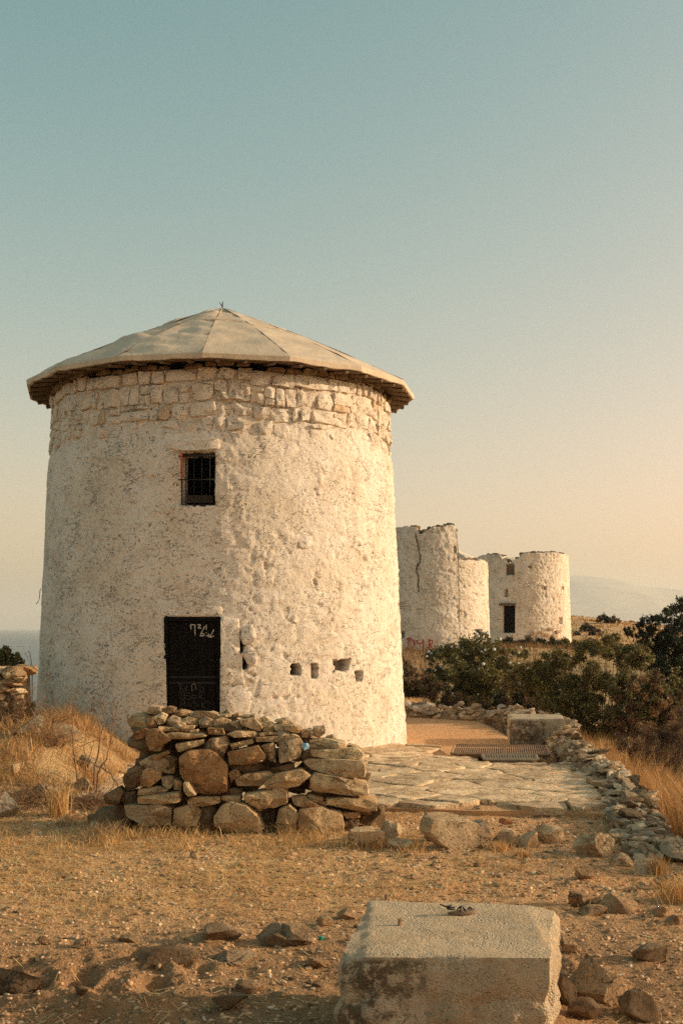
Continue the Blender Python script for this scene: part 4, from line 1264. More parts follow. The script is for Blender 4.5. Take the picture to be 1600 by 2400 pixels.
# ------------------------------------------------------------------ concrete blocks
def concrete_block(front_l, front_r, back_r, back_l, h, seed, label, color, res=0.022):
    c = np.array([front_l, front_r, back_r, back_l], float); o = c.mean(0)
    zb = gz(*o) - 0.12
    def surf(a, b, c_, d_, nu, nv):
        u = np.linspace(0, 1, nu); v = np.linspace(0, 1, nv)
        U, Vv = np.meshgrid(u, v)
        return (a[None, None] * ((1 - U) * (1 - Vv))[..., None] + b[None, None] * (U * (1 - Vv))[..., None] + c_[None, None] * (U * Vv)[..., None] + d_[None, None] * ((1 - U) * Vv)[..., None])
    p3 = lambda q, z: np.array([q[0], q[1], z])
    lo, hi = zb, h
    B = [p3(q, lo) for q in c]; Tt = [p3(q, hi) for q in c]
    quads_ = [(B[0], B[1], Tt[1], Tt[0]), (B[1], B[2], Tt[2], Tt[1]), (B[2], B[3], Tt[3], Tt[2]), (B[3], B[0], Tt[0], Tt[3]), (Tt[0], Tt[1], Tt[2], Tt[3])]
    Vs = []; Qs = []; base = 0
    for (a, b, c_, d_) in quads_:
        nu = max(int(np.linalg.norm(b - a) / res), 3); nv = max(int(np.linalg.norm(d_ - a) / res), 3)
        S = surf(a, b, c_, d_, nu, nv).reshape(-1, 3); idx = np.arange(nu * nv).reshape(nv, nu) + base
        Vs.append(S); Qs.append(np.c_[idx[:-1, :-1].ravel(), idx[:-1, 1:].ravel(), idx[1:, 1:].ravel(), idx[1:, :-1].ravel()]); base += nu * nv
    V = np.concatenate(Vs); cen = np.array([o[0], o[1], (lo + hi) / 2])
    # weld, round the edges, roughen
    key = np.round(V, 4); uq, inv = np.unique(key, axis=0, return_inverse=True); inv = inv.ravel()
    Q = inv[np.concatenate(Qs)]; V = uq.copy()
    ax = (c[1] - c[0]) / np.linalg.norm(c[1] - c[0]); ay = (c[3] - c[0]) / np.linalg.norm(c[3] - c[0])
    rel = V - cen
    hx = np.linalg.norm(c[1] - c[0]) / 2; hy = np.linalg.norm(c[3] - c[0]) / 2; hz = (hi - lo) / 2
    dx = np.abs(rel[:, :2] @ ax) / hx; dy = np.abs(rel[:, :2] @ ay) / hy; dz = rel[:, 2] / hz
    ex = np.maximum(0, dx - (1 - 0.05 / hx)) * hx; ey = np.maximum(0, dy - (1 - 0.05 / hy)) * hy; ez = np.maximum(0, dz - (1 - 0.05 / hz)) * hz
    n2 = (ex > 0).astype(int) + (ey > 0) + (ez > 0)
    chip = 0.35 + 0.5 * np.clip(fbm(V[:, 0] * 5, V[:, 1] * 5, V[:, 2] * 5, 3, seed) + 0.2, 0, 1)
    k = np.where(n2 >= 2, chip * np.sqrt(ex * ey + ey * ez + ex * ez), 0)
    dirv = -rel / np.linalg.norm(rel, axis=1)[:, None]
    V = V + dirv * k[:, None]
    nr = fbm(V[:, 0] * 6, V[:, 1] * 6, V[:, 2] * 6, 4, seed + 2); n3 = fbm(V[:, 0] * 22, V[:, 1] * 22, V[:, 2] * 22, 3, seed + 3)
    lowz = sstep(hi - 0.13, hi - 0.20, V[:, 2] + 0.05 * nr)
    V = V - dirv * (0.014 * nr + 0.012 * n3 - 0.040 * lowz * np.clip(1 - 2.6 * np.abs(nr), -1, 1))[:, None] * np.where(dz > 0.99, 0.5, 1.0)[:, None]
    side = (np.abs(dz) < 0.985) & (dy > 0.96)
    dirt = np.where(side, np.clip(0.95 + 0.5 * nr, 0.4, 1), np.clip(0.05 + 0.5 * nr, 0, 1))
    pale = np.where(side, sstep(hi - 0.14, hi - 0.19, V[:, 2] + 0.06 * nr) * sstep(-0.06, 0.06, fbm(V[:, 0] * 2.6, V[:, 1] * 2, V[:, 2] * 3, 2, seed + 9)), 0)
    me = mesh_np('concrete_block', V - np.array([o[0], o[1], 0]), Q, M_CONC, True, attrs={'dirt': dirt, 'pale': pale}, sharp=60)
    return tag(link('concrete_block', me, None, (o[0], o[1], 0), color), label, 'concrete block')

BH = 0.43
bY = lambda py: Gd(py, BH)
def bpt(px, py): return ((px - 800) * bY(py) / F, bY(py))
concrete_block(bpt(785, 2240), bpt(1288, 2246), bpt(1313, 2122), bpt(862, 2105), BH, 5, 'rough concrete block in the foreground with a sandal on top', (0.88, 0.66, 0.42))
concrete_block((2.67, 19.85), (3.58, 19.80), (3.72, 20.85), (2.80, 20.95), 0.42, 15, 'whitewashed concrete block at the bend of the low parapet', (0.62, 0.52, 0.38), 0.035)
mb = MB()
for px, py, hh in ((905, 2107, 0.03), (936, 2168, 0.035)):
    b0 = np.array([*bpt(px, py), BH - 0.005]); mb = MB(); mb.tube([b0, b0 + (0.002, 0, hh)], 0.011, 6)
    tag(link('iron_stub', mb.mesh('iron_stub', M_RUST)), 'rusty bolt stub near the back edge of the foreground block' if py < 2120 else 'rusty bolt stub on the left half of the foreground block top', 'bolt')

# ------------------------------------------------------------------ rubble walls
M_WST = M_STONE
def rubble_wall(root, path, widths, heights, n, cols, seed, size=(0.14, 0.34), flat=0.5, zfun=None):
    r = np.random.default_rng(seed)
    path = np.array(path, float); seg = np.linalg.norm(np.diff(path, axis=0), axis=1); cum = np.r_[0, np.cumsum(seg)]
    meshes = [rock_mesh(seed * 100 + k, (1, 0.8, 0.6), 2, 0.08, nplanes=18) for k in range(14)]
    for i in range(n):
        s_ = r.uniform(0, cum[-1]); f = s_ / cum[-1]
        x = np.interp(s_, cum, path[:, 0]); y = np.interp(s_, cum, path[:, 1])
        k = min(np.searchsorted(cum, s_), len(path) - 1); d = path[k] - path[k - 1]; d = d / np.linalg.norm(d)
        nrm = np.array([-d[1], d[0]]); w = np.interp(f, np.linspace(0, 1, len(widths)), widths); h = np.interp(f, np.linspace(0, 1, len(heights)), heights)
        o = r.uniform(-0.5, 0.5); sz = r.uniform(*size)
        zz = h * r.uniform(0.1, 1.0) * (1 - 0.5 * abs(o) * 2 * 0.6)
        x += nrm[0] * o * w; y += nrm[1] * o * w
        zg = float(zfun(x, y)) if zfun else 0.0
        ob = link('stone', meshes[i % 14], root, (x, y, zg + zz - 0.02), np.array(cols[int(r.integers(len(cols)))]) * r.uniform(0.85, 1.15))
        ob.scale = (sz * r.uniform(0.9, 1.5), sz, sz * flat * r.uniform(0.8, 1.6))
        ob.rotation_euler = (r.normal(0, 0.28), r.normal(0, 0.28), math.atan2(d[1], d[0]) + r.normal(0, 0.5))

def rubble_fill(root, path, width, heights, n, cols, seed):
    # the many chips between the stones, too small to pick out singly
    r = np.random.default_rng(seed); path = np.array(path, float)
    cum = np.r_[0, np.cumsum(np.linalg.norm(np.diff(path, axis=0), axis=1))]
    s_ = r.uniform(0, cum[-1], n); f = s_ / cum[-1]
    x = np.interp(s_, cum, path[:, 0]) + r.uniform(-.5, .5, n) * width; y = np.interp(s_, cum, path[:, 1])
    o = np.abs(x - np.interp(s_, cum, path[:, 0])) / width * 2
    h = np.interp(f, np.linspace(0, 1, len(heights)), heights) * (1 - 0.75 * o ** 2) * r.uniform(0.5, 1.0, n)
    protos = [rock_verts(seed * 31 + k, 2, 18, 0.08) for k in range(6)]
    VV = []; TT = []; CC = []; off = 0
    for i in range(n):
        V, T = protos[i % 6]; sz = r.uniform(0.025, 0.07); a = r.uniform(0, 6.28)
        W = V * np.array([sz * r.uniform(.9, 1.6), sz, sz * r.uniform(.4, .8)]); W = np.c_[W[:, 0] * math.cos(a) - W[:, 1] * math.sin(a), W[:, 0] * math.sin(a) + W[:, 1] * math.cos(a), W[:, 2]]
        VV.append(W + np.array([x[i], y[i], h[i]])); TT.append(T + off); off += len(V); CC.append(np.tile(np.array(cols[int(r.integers(len(cols)))]) * r.uniform(.8, 1.2), (len(V), 1)))
    o_ = link('chips', mesh_np('chips', np.concatenate(VV), np.concatenate(TT), M_PEB, False, tint=np.concatenate(CC)), root); o_['kind'] = 'stuff'

par = tag(empty('parapet_wall'), 'low crumbling rubble parapet along the right side of the terrace', 'stone wall')
PWC = [(0.50, 0.38, 0.245), (0.42, 0.31, 0.195), (0.22, 0.16, 0.10), (0.60, 0.46, 0.30), (0.34, 0.245, 0.155)]
ppath = [(3.72, 20.9), (3.45, 19.2), (3.30, 17.2), (3.22, 15.0), (2.98, 12.9), (2.72, 11.3), (2.62, 9.9)]
# core
def wall_core(root, path, hw, h, mat, seed):
    path = np.array(path, float)
    cum = np.r_[0, np.cumsum(np.linalg.norm(np.diff(path, axis=0), axis=1))]
    s_ = np.linspace(0, cum[-1], int(cum[-1] / 0.06)); c = np.c_[np.interp(s_, cum, path[:, 0]), np.interp(s_, cum, path[:, 1])]
    d = np.gradient(c, axis=0); d /= np.linalg.norm(d, axis=1)[:, None]; n = np.c_[-d[:, 1], d[:, 0]]
    hs = np.interp(np.linspace(0, 1, len(s_)), np.linspace(0, 1, len(h)), h)
    rows = []
    prof = [(-1.15, -1.0), (-1.0, 0.35), (-0.8, 0.8), (-0.5, 1), (-0.15, 1), (0.2, 1), (0.5, 1), (0.8, 0.8), (1.0, 0.35), (1.15, -1.0)]
    for o, z in prof:
        q = c + n * (o * hw)
        nz = fbm(q[:, 0] * 4, q[:, 1] * 4, 0 * q[:, 0] + z * 3, 3, seed)
        zz = np.where(z < 0, -0.5, hs * z + 0.05 * nz)
        rows.append(np.c_[q + n * (0.06 * nz)[:, None], zz])
    A = np.stack(rows); m, k = A.shape[:2]; idx = np.arange(m * k).reshape(m, k)
    link('core', mesh_np('core', A.reshape(-1, 3), np.c_[idx[:-1, :-1].ravel(), idx[:-1, 1:].ravel(), idx[1:, 1:].ravel(), idx[1:, :-1].ravel()], mat), root, color=(0.34, 0.27, 0.2))
wall_core(par, ppath, 0.24, [0.24, 0.22, 0.2, 0.16, 0.10, 0.03, -0.05], M_STONE, 3)
rubble_wall(par, ppath, [0.38, 0.40, 0.42, 0.42, 0.42, 0.38], [0.36, 0.34, 0.32, 0.3, 0.24, 0.14], 298, PWC, 31, (0.11, 0.28), 0.45)
rubble_fill(par, ppath, 0.5, [0.28, 0.27, 0.26, 0.23, 0.16, 0.06], 1100, PWC, 32)

bk = tag(empty('low_stone_wall'), 'low pale dry stone wall bounding the dirt yard behind the mill', 'stone wall')
bpath = [(-0.5, 26.6), (1.2, 26.3), (2.4, 25.6), (3.3, 24.4), (3.7, 22.8), (3.85, 21.2)]
wall_core(bk, bpath, 0.14, [0.14, 0.14, 0.16, 0.16, 0.18, 0.2], M_STONE, 9)
rubble_wall(bk, bpath, [0.45] * 3, [0.34, 0.34, 0.36], 260, [(0.55, 0.46, 0.34), (0.62, 0.52, 0.4), (0.42, 0.33, 0.24)], 41, (0.16, 0.36), 0.6)

lw = tag(empty('field_wall'), 'sunlit rough stone wall joining the left side of the mill', 'stone wall')
lpath = [(-9.5, 16.1), (-7.5, 16.15), (-5.5, 16.2), (-4.12, 16.3)]
wall_core(lw, lpath, 0.22, [1.24, 1.26, 1.28, 1.28], M_STONE, 14)
r_ = np.random.default_rng(51)
for i in range(280):
    f = r_.uniform(0, 1) ** 0.5; x = np.interp(f, [0, .33, .66, 1], [p_[0] for p_ in lpath]); y = np.interp(f, [0, .33, .66, 1], [p_[1] for p_ in lpath])
    sz = r_.uniform(0.09, 0.21)
    zz = r_.uniform(0.5, 1.32) if i > 40 else 1.32
    yy = y - 0.24 - 0.03 * r_.random() if i > 40 else y + r_.uniform(-.25, .2)
    me = rock_mesh(5100 + i, (sz * r_.uniform(1, 1.6), 0.24, sz * r_.uniform(.5, .9)), 2, 0.1)
    link('stone', me, lw, (x, yy, zz), np.array([(0.78, 0.58, 0.35), (0.62, 0.42, 0.23), (0.82, 0.64, 0.42), (0.48, 0.32, 0.17)][i % 4]) * r_.uniform(.85, 1.15))

# ------------------------------------------------------------------ loose boulders and stones
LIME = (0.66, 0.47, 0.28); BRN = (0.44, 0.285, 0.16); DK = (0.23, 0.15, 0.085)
def boulder(px, py, w, h, colr, label, seed, depth=0.8, name='boulder', rough=0.095, rot=0.0, sub=3, cat=None, group=None, nplanes=15, sink=0.25, dz=0.0):
    Yb = Gd(py)
    for _ in range(4): Yb = Gd(py, gz((px - 800) * Yb / F, Yb))
    x = (px - 800) * Yb / F
    W = w * Yb / F; H = h * Yb / F * (1 + sink)
    me = rock_mesh(seed, (W, W * depth, H), sub, rough, (0, 0, rot), name, nplanes)
    yy = Yb + W * depth * 0.35
    o = link(name, me, None, (x, yy, gz(x, yy) + H / 2 - H * sink / (1 + sink) + dz), colr)
    return tag(o, label, cat or 'boulder', group)
boulder(1070, 1992, 172, 78, LIME, 'largest pale boulder right of the stone wall end', 611, 0.6, sub=4, rough=0.07)
boulder(1012, 1972, 40, 42, BRN, 'brown stone against the left shoulder of the largest pale boulder', 612)
boulder(1118, 1968, 74, 40, (0.3, 0.25, 0.19), 'grey stone behind the right shoulder of the largest pale boulder', 613, sub=3)
boulder(1186, 1985, 62, 40, GRY, 'rough grey boulder between the two largest pale boulders', 614)
boulder(1185, 1953, 34, 12, (0.40, 0.16, 0.07), 'small reddish stone on top of the rough grey boulder', 615, dz=0.08, name='stone', cat='stone')
boulder(1240, 1988, 60, 42, LIME, 'pale boulder with a tilted flake at its right', 616)
boulder(1290, 1978, 68, 42, LIME, 'squat boulder with a squared top behind the straw', 617)
boulder(1398, 2010, 104, 56, LIME, 'triangular pale boulder near the foot of the parapet', 618, sub=4)
boulder(1446, 1978, 46, 24, LIME, 'low rounded boulder behind the triangular one', 619)
boulder(1524, 1998, 74, 40, (0.48, 0.34, 0.2), 'angular boulder with a split top at the parapet end', 620)
boulder(1594, 2012, 36, 32, LIME, 'square pinkish stone at the right border by the parapet end', 621, name='stone', cat='stone')
boulder(1458, 2032, 58, 30, LIME, 'flat pale stone below the angular split boulder', 622, name='stone', cat='stone')
boulder(1520, 2050, 70, 34, GRY, 'flat greyish slab lying near the right border', 623, name='stone', cat='stone')
boulder(1556, 2082, 52, 34, (0.46, 0.33, 0.2), 'leaning slab beside the dry grass at the right border', 624, name='stone', cat='stone')
boulder(918, 1972, 52, 48, LIME, 'upright pinkish boulder just right of the stone wall', 625)
boulder(938, 1994, 60, 26, LIME, 'low pale boulder in front of the upright pinkish one', 626)
boulder(858, 1986, 90, 46, LIME, 'pale boulder under a straw tuft at the wall end', 627)
boulder(1372, 2066, 46, 26, BRN, 'dark angular stone between block and parapet end', 628, name='stone', cat='stone')
boulder(1362, 2128, 62, 40, BRN, 'dark rounded boulder just beyond the right corner of the block', 629)
boulder(1398, 2130, 26, 26, DK, 'small dark stone touching the rounded boulder by the block', 630, name='stone', cat='stone')
boulder(1455, 2140, 92, 44, BRN, 'dark boulder with a sloping flank right of the block', 631)
boulder(1392, 2150, 70, 24, BRN, 'long flat brown stone in front of the dark rounded boulder', 632, name='stone', cat='stone')
boulder(1550, 2150, 46, 26, BRN, 'small pointed brown stone near the right border', 633, name='stone', cat='stone')
boulder(1582, 2168, 46, 24, BRN, 'dark flat stone at the right border beside the pointed one', 634, name='stone', cat='stone')
boulder(1524, 2258, 84, 42, (0.3, 0.205, 0.125), 'single rounded boulder casting a long shadow right of the block', 635)
boulder(1335, 2238, 44, 44, BRN, 'brown stone leaning on the right side of the foreground block', 636, name='stone', cat='stone')
boulder(1398, 2345, 120, 92, BRN, 'big dark boulder low to the right of the foreground block', 637, sub=4)
boulder(1330, 2350, 46, 62, DK, 'dark upright stone wedged against the block foot', 638, name='stone', cat='stone')
boulder(1505, 2392, 104, 62, DK, 'dark jagged boulder at the bottom right border', 639, sub=4)
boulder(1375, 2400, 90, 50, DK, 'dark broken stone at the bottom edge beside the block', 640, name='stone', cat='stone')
boulder(1350, 2285, 40, 26, (0.3, 0.18, 0.1), 'reddish brown stone between the block and the big dark boulder', 641, name='stone', cat='stone')
boulder(455, 2014, 22, 18, GRY, 'lone small grey stone on the straw in front of the wall', 642, name='stone', cat='stone')
boulder(520, 2212, 90, 38, (0.33, 0.23, 0.14), 'smooth rounded boulder left of the two-lobed one', 643, rough=0.03)
boulder(640, 2216, 84, 50, (0.34, 0.24, 0.15), 'tall lobe of the two-lobed boulder in the middle foreground', 644, rough=0.03)
boulder(688, 2216, 92, 44, (0.4, 0.28, 0.17), 'low sloping boulder at the right of the two-lobed one', 645, rough=0.03)
boulder(645, 2220, 64, 34, (0.36, 0.25, 0.15), 'small smooth boulder in front of the two-lobed one', 646, rough=0.03, depth=0.5)
boulder(390, 2256, 150, 42, DK, 'wide dark jagged rock in the left foreground', 647, sub=4, rough=0.12, nplanes=8)
boulder(545, 2265, 110, 22, (0.4, 0.27, 0.16), 'flat crusted mound of rock right of the dark jagged one', 648, sub=4, rough=0.14)
boulder(102, 2214, 32, 20, BRN, 'small brown stone with a shadow at the far left foreground', 649, name='stone', cat='stone')
boulder(190, 2226, 42, 22, BRN, 'brown stone left of the dark jagged rock', 650, name='stone', cat='stone')
boulder(300, 2208, 50, 14, (0.36, 0.26, 0.16), 'flat pale stone behind the dark jagged rock', 651, name='stone', cat='stone')
boulder(40, 2326, 116, 58, DK, 'dark broken rock in the bottom left corner', 652, sub=4, rough=0.1)
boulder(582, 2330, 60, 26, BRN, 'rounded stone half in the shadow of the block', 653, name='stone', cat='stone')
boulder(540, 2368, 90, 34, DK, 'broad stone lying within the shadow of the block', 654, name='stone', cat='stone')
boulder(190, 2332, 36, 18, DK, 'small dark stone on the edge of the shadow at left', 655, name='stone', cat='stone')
boulder(740, 2272, 60, 22, BRN, 'flat dark stone near the left side of the block', 656, name='stone', cat='stone')
boulder(760, 2172, 40, 18, BRN, 'dark crumbly stone behind the left corner of the block', 657, name='stone', cat='stone')
boulder(812, 2160, 46, 22, BRN, 'brown stone touching the back left corner of the block', 658, name='stone', cat='stone')
boulder(12, 1918, 60, 62, (0.5, 0.42, 0.32), 'pale grey boulder leaning at the left border', 659, sub=4)
boulder(32, 1878, 40, 26, LIME, 'small pale stone behind the boulder at the left border', 660, name='stone', cat='stone')
boulder(1118, 1906, 32, 18, GRY, 'small grey stone under the terrace edge', 661, name='stone', cat='stone')
bkr = [(60, 1790, 90, 50, 'grey rock half buried in the dry grass of the bank', 14.4), (150, 1735, 110, 34, 'weathered rock along the crest of the bank', 15.2), (215, 1760, 70, 46, 'rock at the right shoulder of the bank by the paving', 14.4), (200, 1815, 60, 34, 'grey stone low on the right flank of the bank', 13.6), (120, 1850, 80, 36, 'rounded stone at the foot of the bank under grass', 13.0), (232, 1850, 46, 30, 'small stone between the bank and the dark end of the wall', 13.0)]
for i, (px, py, w, h, lab, Yb) in enumerate(bkr):
    x = (px - 800) * Yb / F; W = w * Yb / F; H = h * Yb / F * 1.4
    tag(link('boulder', rock_mesh(670 + i, (W, W * 0.8, H), 3, 0.08, (0, 0, i)), None, (x, Yb, gz(x, Yb) + H * 0.18), (0.46, 0.33, 0.2) if i % 2 else (0.40, 0.31, 0.21)), lab, 'boulder')
# countless-looking middle sized stones: individuals sharing a handful of meshes
lr = np.random.default_rng(91)
sm = [rock_mesh(9000 + k, (1, 0.85, 0.6), 2, 0.06, name='stone') for k in range(10)]
cnt = 0
while cnt < 100:
    if cnt < 55: px, py = lr.uniform(0, 1600), lr.uniform(2010, 2390)
    else: px, py = lr.uniform(930, 1600), lr.uniform(1930, 2120)
    if 760 < px < 1330 and py > 2085: continue
    Yb = Gd(py); x = (px - 800) * Yb / F
    s_ = lr.uniform(0.025, 0.06) * (1.4 if cnt >= 55 else 1)
    o = link('stone', sm[cnt % 10], None, (x, Yb, gz(x, Yb) + s_ * 0.12), np.array([(0.42, 0.27, 0.15), LIME, BRN, GRY, (0.5, 0.33, 0.18)][int(lr.integers(5))]) * lr.uniform(.8, 1.2))
    o.scale = (s_ * lr.uniform(.9, 1.6), s_, s_ * lr.uniform(.7, 1.2)); o.rotation_euler = (lr.normal(0, .2), lr.normal(0, .2), lr.uniform(0, 6))
    tag(o, 'small loose stone lying on the gravelly dirt', 'stone', 'small stones scattered on the dirt'); cnt += 1

# gravel
def gravel(n, xr_, yr_, smin, smax, seed, power=1.0):
    r = np.random.default_rng(seed)
    V0, T0 = ICO[1]
    V0 = V0; k = len(V0)
    y = yr_[0] + (yr_[1] - yr_[0]) * r.random(n) ** power
    half = (0.30 * y)
    x = np.clip(r.uniform(-1, 1, n) * half, xr_[0], xr_[1])
    s = smin * (smax / smin) ** (r.random(n) ** 2.2)
    z = ground_z(x, y)
    inb = (x > -0.05) & (x < 1.2) & (y > 5.3) & (y < 6.7)
    keep = ~inb
    x, y, s, z = x[keep], y[keep], s[keep], z[keep]; n = len(x)
    sc = s[:, None] * r.uniform(0.6, 1.4, (n, 3)) * np.array([1, 1, 0.6])
    defm = r.uniform(0.65, 1.3, (n, k))
    a = r.uniform(0, 6.28, n); ca, sa = np.cos(a), np.sin(a)
    W = V0[None] * defm[..., None] * sc[:, None, :]
    Wx = W[..., 0] * ca[:, None] - W[..., 1] * sa[:, None]; Wy = W[..., 0] * sa[:, None] + W[..., 1] * ca[:, None]
    V = np.stack([Wx + x[:, None], Wy + y[:, None], W[..., 2] + (z + s * 0.15)[:, None]], -1).reshape(-1, 3)
    T = (T0[None] + (np.arange(n) * k)[:, None, None]).reshape(-1, 3)
    pal = np.array([(0.64, 0.38, 0.20), (0.45, 0.255, 0.13), (0.72, 0.47, 0.27), (0.15, 0.10, 0.06), (0.70, 0.56, 0.38), (0.48, 0.29, 0.15)])
    c = pal[r.choice(6, n, p=[.28, .24, .22, .10, .06, .10])] * r.uniform(0.8, 1.2, (n, 1))
    return V, T, np.repeat(c, k, 0)
parts = [gravel(13000, (-2.2, 3.0), (5.2, 9.0), 0.004, 0.018, 1, 1.0), gravel(9000, (-3.5, 2.8), (8.6, 12.6), 0.007, 0.024, 2)]
off = 0; VV = []; TT = []; CC = []
for V, T, c in parts: VV.append(V); TT.append(T + off); CC.append(c); off += len(V)
tag(link('gravel', mesh_np('gravel', np.concatenate(VV), np.concatenate(TT), M_PEB, False, tint=np.concatenate(CC))), 'loose gravel and pebbles covering the dirt', 'gravel', kind='stuff')


# ------------------------------------------------------------------ grass and plants
def blades(root, h, w, lean, r, curl=0.5):
    n = len(root)
    a = r.uniform(0, 2 * math.pi, n); side = np.c_[np.cos(a), np.sin(a), 0 * a]
    ld = r.normal(0, 1, (n, 2)); ld /= np.linalg.norm(ld, axis=1)[:, None]
    ld = np.c_[ld, np.zeros(n)] * (lean * r.uniform(0.2, 1.3, n))[:, None]
    up = np.array([0, 0, 1.0])
    p0 = root; p1 = root + (up * 0.55 + ld * 0.35) * h[:, None]; p2 = root + (up * (0.95 - 0.3 * lean * curl) + ld * 1.0) * h[:, None]
    sw = side * (w / 2)[:, None]
    V = np.stack([p0 - sw, p0 + sw, p1 - sw * 0.8, p1 + sw * 0.8, p2], 1).reshape(-1, 3)
    b = (np.arange(n) * 5)[:, None]
    T = np.concatenate([b + np.array([[0, 1, 3]]), b + np.array([[0, 3, 2]]), b + np.array([[2, 3, 4]])])
    return V, T
GC = np.array([(0.78, 0.48, 0.20), (0.66, 0.38, 0.14), (0.86, 0.57, 0.28), (0.54, 0.30, 0.11), (0.42, 0.29, 0.12)])
def grass(name, pts, h, w, lean, seed, label, colors=GC, kind='stuff', cat='grass', parent=None):
    r = np.random.default_rng(seed); n = len(pts)
    V, T = blades(np.asarray(pts, float), h, w, lean, r)
    c = colors[r.integers(len(colors), size=n)] * r.uniform(0.75, 1.2, (n, 1))
    o = link(name, mesh_np(name, V, T, M_GRASS, False, tint=np.repeat(c, 5, 0)), parent)
    if parent is None: tag(o, label, cat, kind=kind)
    return o
def patch(n, xr_, yr_, seed, dens=None):
    r = np.random.default_rng(seed)
    x = r.uniform(*xr_, n * 3); y = r.uniform(*yr_, n * 3)
    k = np.ones(len(x), bool)
    if dens is not None: k = r.random(len(x)) < dens(x, y)
    x, y = x[k][:n], y[k][:n]
    return np.c_[x, y, ground_z(x, y) - 0.01]
gr = np.random.default_rng(404)
# bank on the left
clump = lambda x, y: sstep(-0.15, 0.35, fbm(x * 2.2, y * 2.2, 0 * x, 3, 8)) * sstep(-2.3, -2.9, x - 0.2 * (y - 14)) * 0.9 + 0.04
pts = patch(9500, (-5.2, -2.3), (12.2, 17.4), 1, clump)
grass('dry_grass', pts, gr.uniform(0.05, 0.30, len(pts)) * (0.4 + 0.9 * gr.random(len(pts))), gr.uniform(0.004, 0.009, len(pts)), 0.9, 11, 'long dry golden grass on the bank left of the mill', GC * np.array([0.82, 0.78, 0.78]))
# at the foot of the dry stone wall
pts = patch(4600, (-2.9, 0.7), (10.1, 11.25), 2, lambda x, y: (0.06 + 0.94 * sstep(-0.05, 0.35, fbm(x * 3, y * 3, 0 * x, 2, 5))) * sstep(10.0, 11.0, y + 0.35 * fbm(x * 1.7, 0 * x, 0 * x, 2, 6)))
grass('dry_grass', pts, gr.uniform(0.03, 0.15, len(pts)) * (0.5 + 0.8 * gr.random(len(pts))), gr.uniform(0.003, 0.007, len(pts)), 0.8, 12, 'thin dry grass at the foot of the broken stone wall')
pts = patch(3600, (-3.9, -2.0), (10.6, 12.8), 21, lambda x, y: 0.9 * sstep(-0.2, 0.3, fbm(x * 2, y * 2, 0 * x, 2, 25)))
grass('dry_grass', pts, gr.uniform(0.05, 0.24, len(pts)), gr.uniform(0.003, 0.008, len(pts)), 1.0, 22, 'greyish dry grass between the bank and the stone wall', GC * np.array([0.62, 0.66, 0.8]))
# outer side of the parapet
def par_x(y): return np.interp(y, [9.5, 11.3, 12.9, 15, 17.2, 19.2, 21], [2.8, 2.95, 3.22, 3.5, 3.58, 3.75, 4.0])
pts = patch(30000, (2.8, 6.5), (9.6, 24), 3, lambda x, y: sstep(0.02, 0.25, x - par_x(y)) * (0.35 + 0.65 * sstep(-0.2, 0.3, fbm(x * 1.5, y * 1.5, 0 * x, 3, 15))) * sstep(4.2, 0.8, x - par_x(y)))
grass('dry_grass', pts, gr.uniform(0.25, 0.95, len(pts)), gr.uniform(0.005, 0.010, len(pts)), 0.5, 13, 'tall dry grass on the slope outside the parapet', GC * np.array([0.85, 0.76, 0.72]))
# beyond the back wall and on the hill
pts = patch(12000, (-1, 26), (26.8, 60), 4, lambda x, y: sstep(0.5, 0.2, np.abs(x) / (y * 0.6)) * 0.8)
grass('dry_grass', pts, gr.uniform(0.12, 0.45, len(pts)), gr.uniform(0.012, 0.03, len(pts)), 0.6, 14, 'dry grass between the shrubs and the ruined mills', GC * np.array([0.40, 0.36, 0.36]))
pts = patch(22000, (12, 60), (82, 190), 5)
grass('dry_grass', pts, gr.uniform(0.08, 0.28, len(pts)), gr.uniform(0.05, 0.12, len(pts)), 0.9, 15, 'tawny dry grass over the hill behind the far mill', GC * np.array([0.58, 0.44, 0.36]))
# straw lying flat on the dirt
def straw_flat(n, seed):
    r = np.random.default_rng(seed)
    x = r.uniform(-3.6, 2.9, n * 3); y = r.uniform(6.0, 12.4, n * 3)
    d = sstep(7.2, 9.2, y) * sstep(2.2, -0.5, x) * 0.9 + 0.10 + 0.3 * sstep(1.6, 2.6, x)
    d = d * (0.25 + 0.75 * sstep(-0.15, 0.3, fbm(x * 1.8, y * 1.8, 0 * x, 3, 3)))
    k = (r.random(n * 3) < d) & ~((x > -0.05) & (x < 1.2) & (y > 5.3) & (y < 6.7)); x, y = x[k][:n], y[k][:n]; n = len(x)
    a = r.uniform(0, 6.28, n); L = r.uniform(0.03, 0.13, n); w = r.uniform(0.003, 0.007, n)
    d_ = np.c_[np.cos(a), np.sin(a)]; s_ = np.c_[-d_[:, 1], d_[:, 0]] * (w / 2)[:, None]
    a1 = np.c_[x, y] - d_ * (L / 2)[:, None]; a2 = np.c_[x, y] + d_ * (L / 2)[:, None]
    z1 = ground_z(a1[:, 0], a1[:, 1]) + r.uniform(0.004, 0.02, n); z2 = ground_z(a2[:, 0], a2[:, 1]) + r.uniform(0.004, 0.03, n)
    V = np.stack([np.c_[a1 - s_, z1], np.c_[a1 + s_, z1], np.c_[a2 + s_, z2], np.c_[a2 - s_, z2]], 1).reshape(-1, 3)
    Q = (np.arange(n) * 4)[:, None] + np.arange(4)[None]
    c = np.minimum(GC[r.integers(3, size=n)] * r.uniform(0.85, 1.35, (n, 1)), 0.9)
    return V, Q, np.repeat(c, 4, 0)
V, Q, c = straw_flat(24000, 8)
tag(link('straw_litter', mesh_np('straw_litter', V, Q, M_GRASS, False, tint=c)), 'dry straw stems littering the dirt', 'straw', kind='stuff')

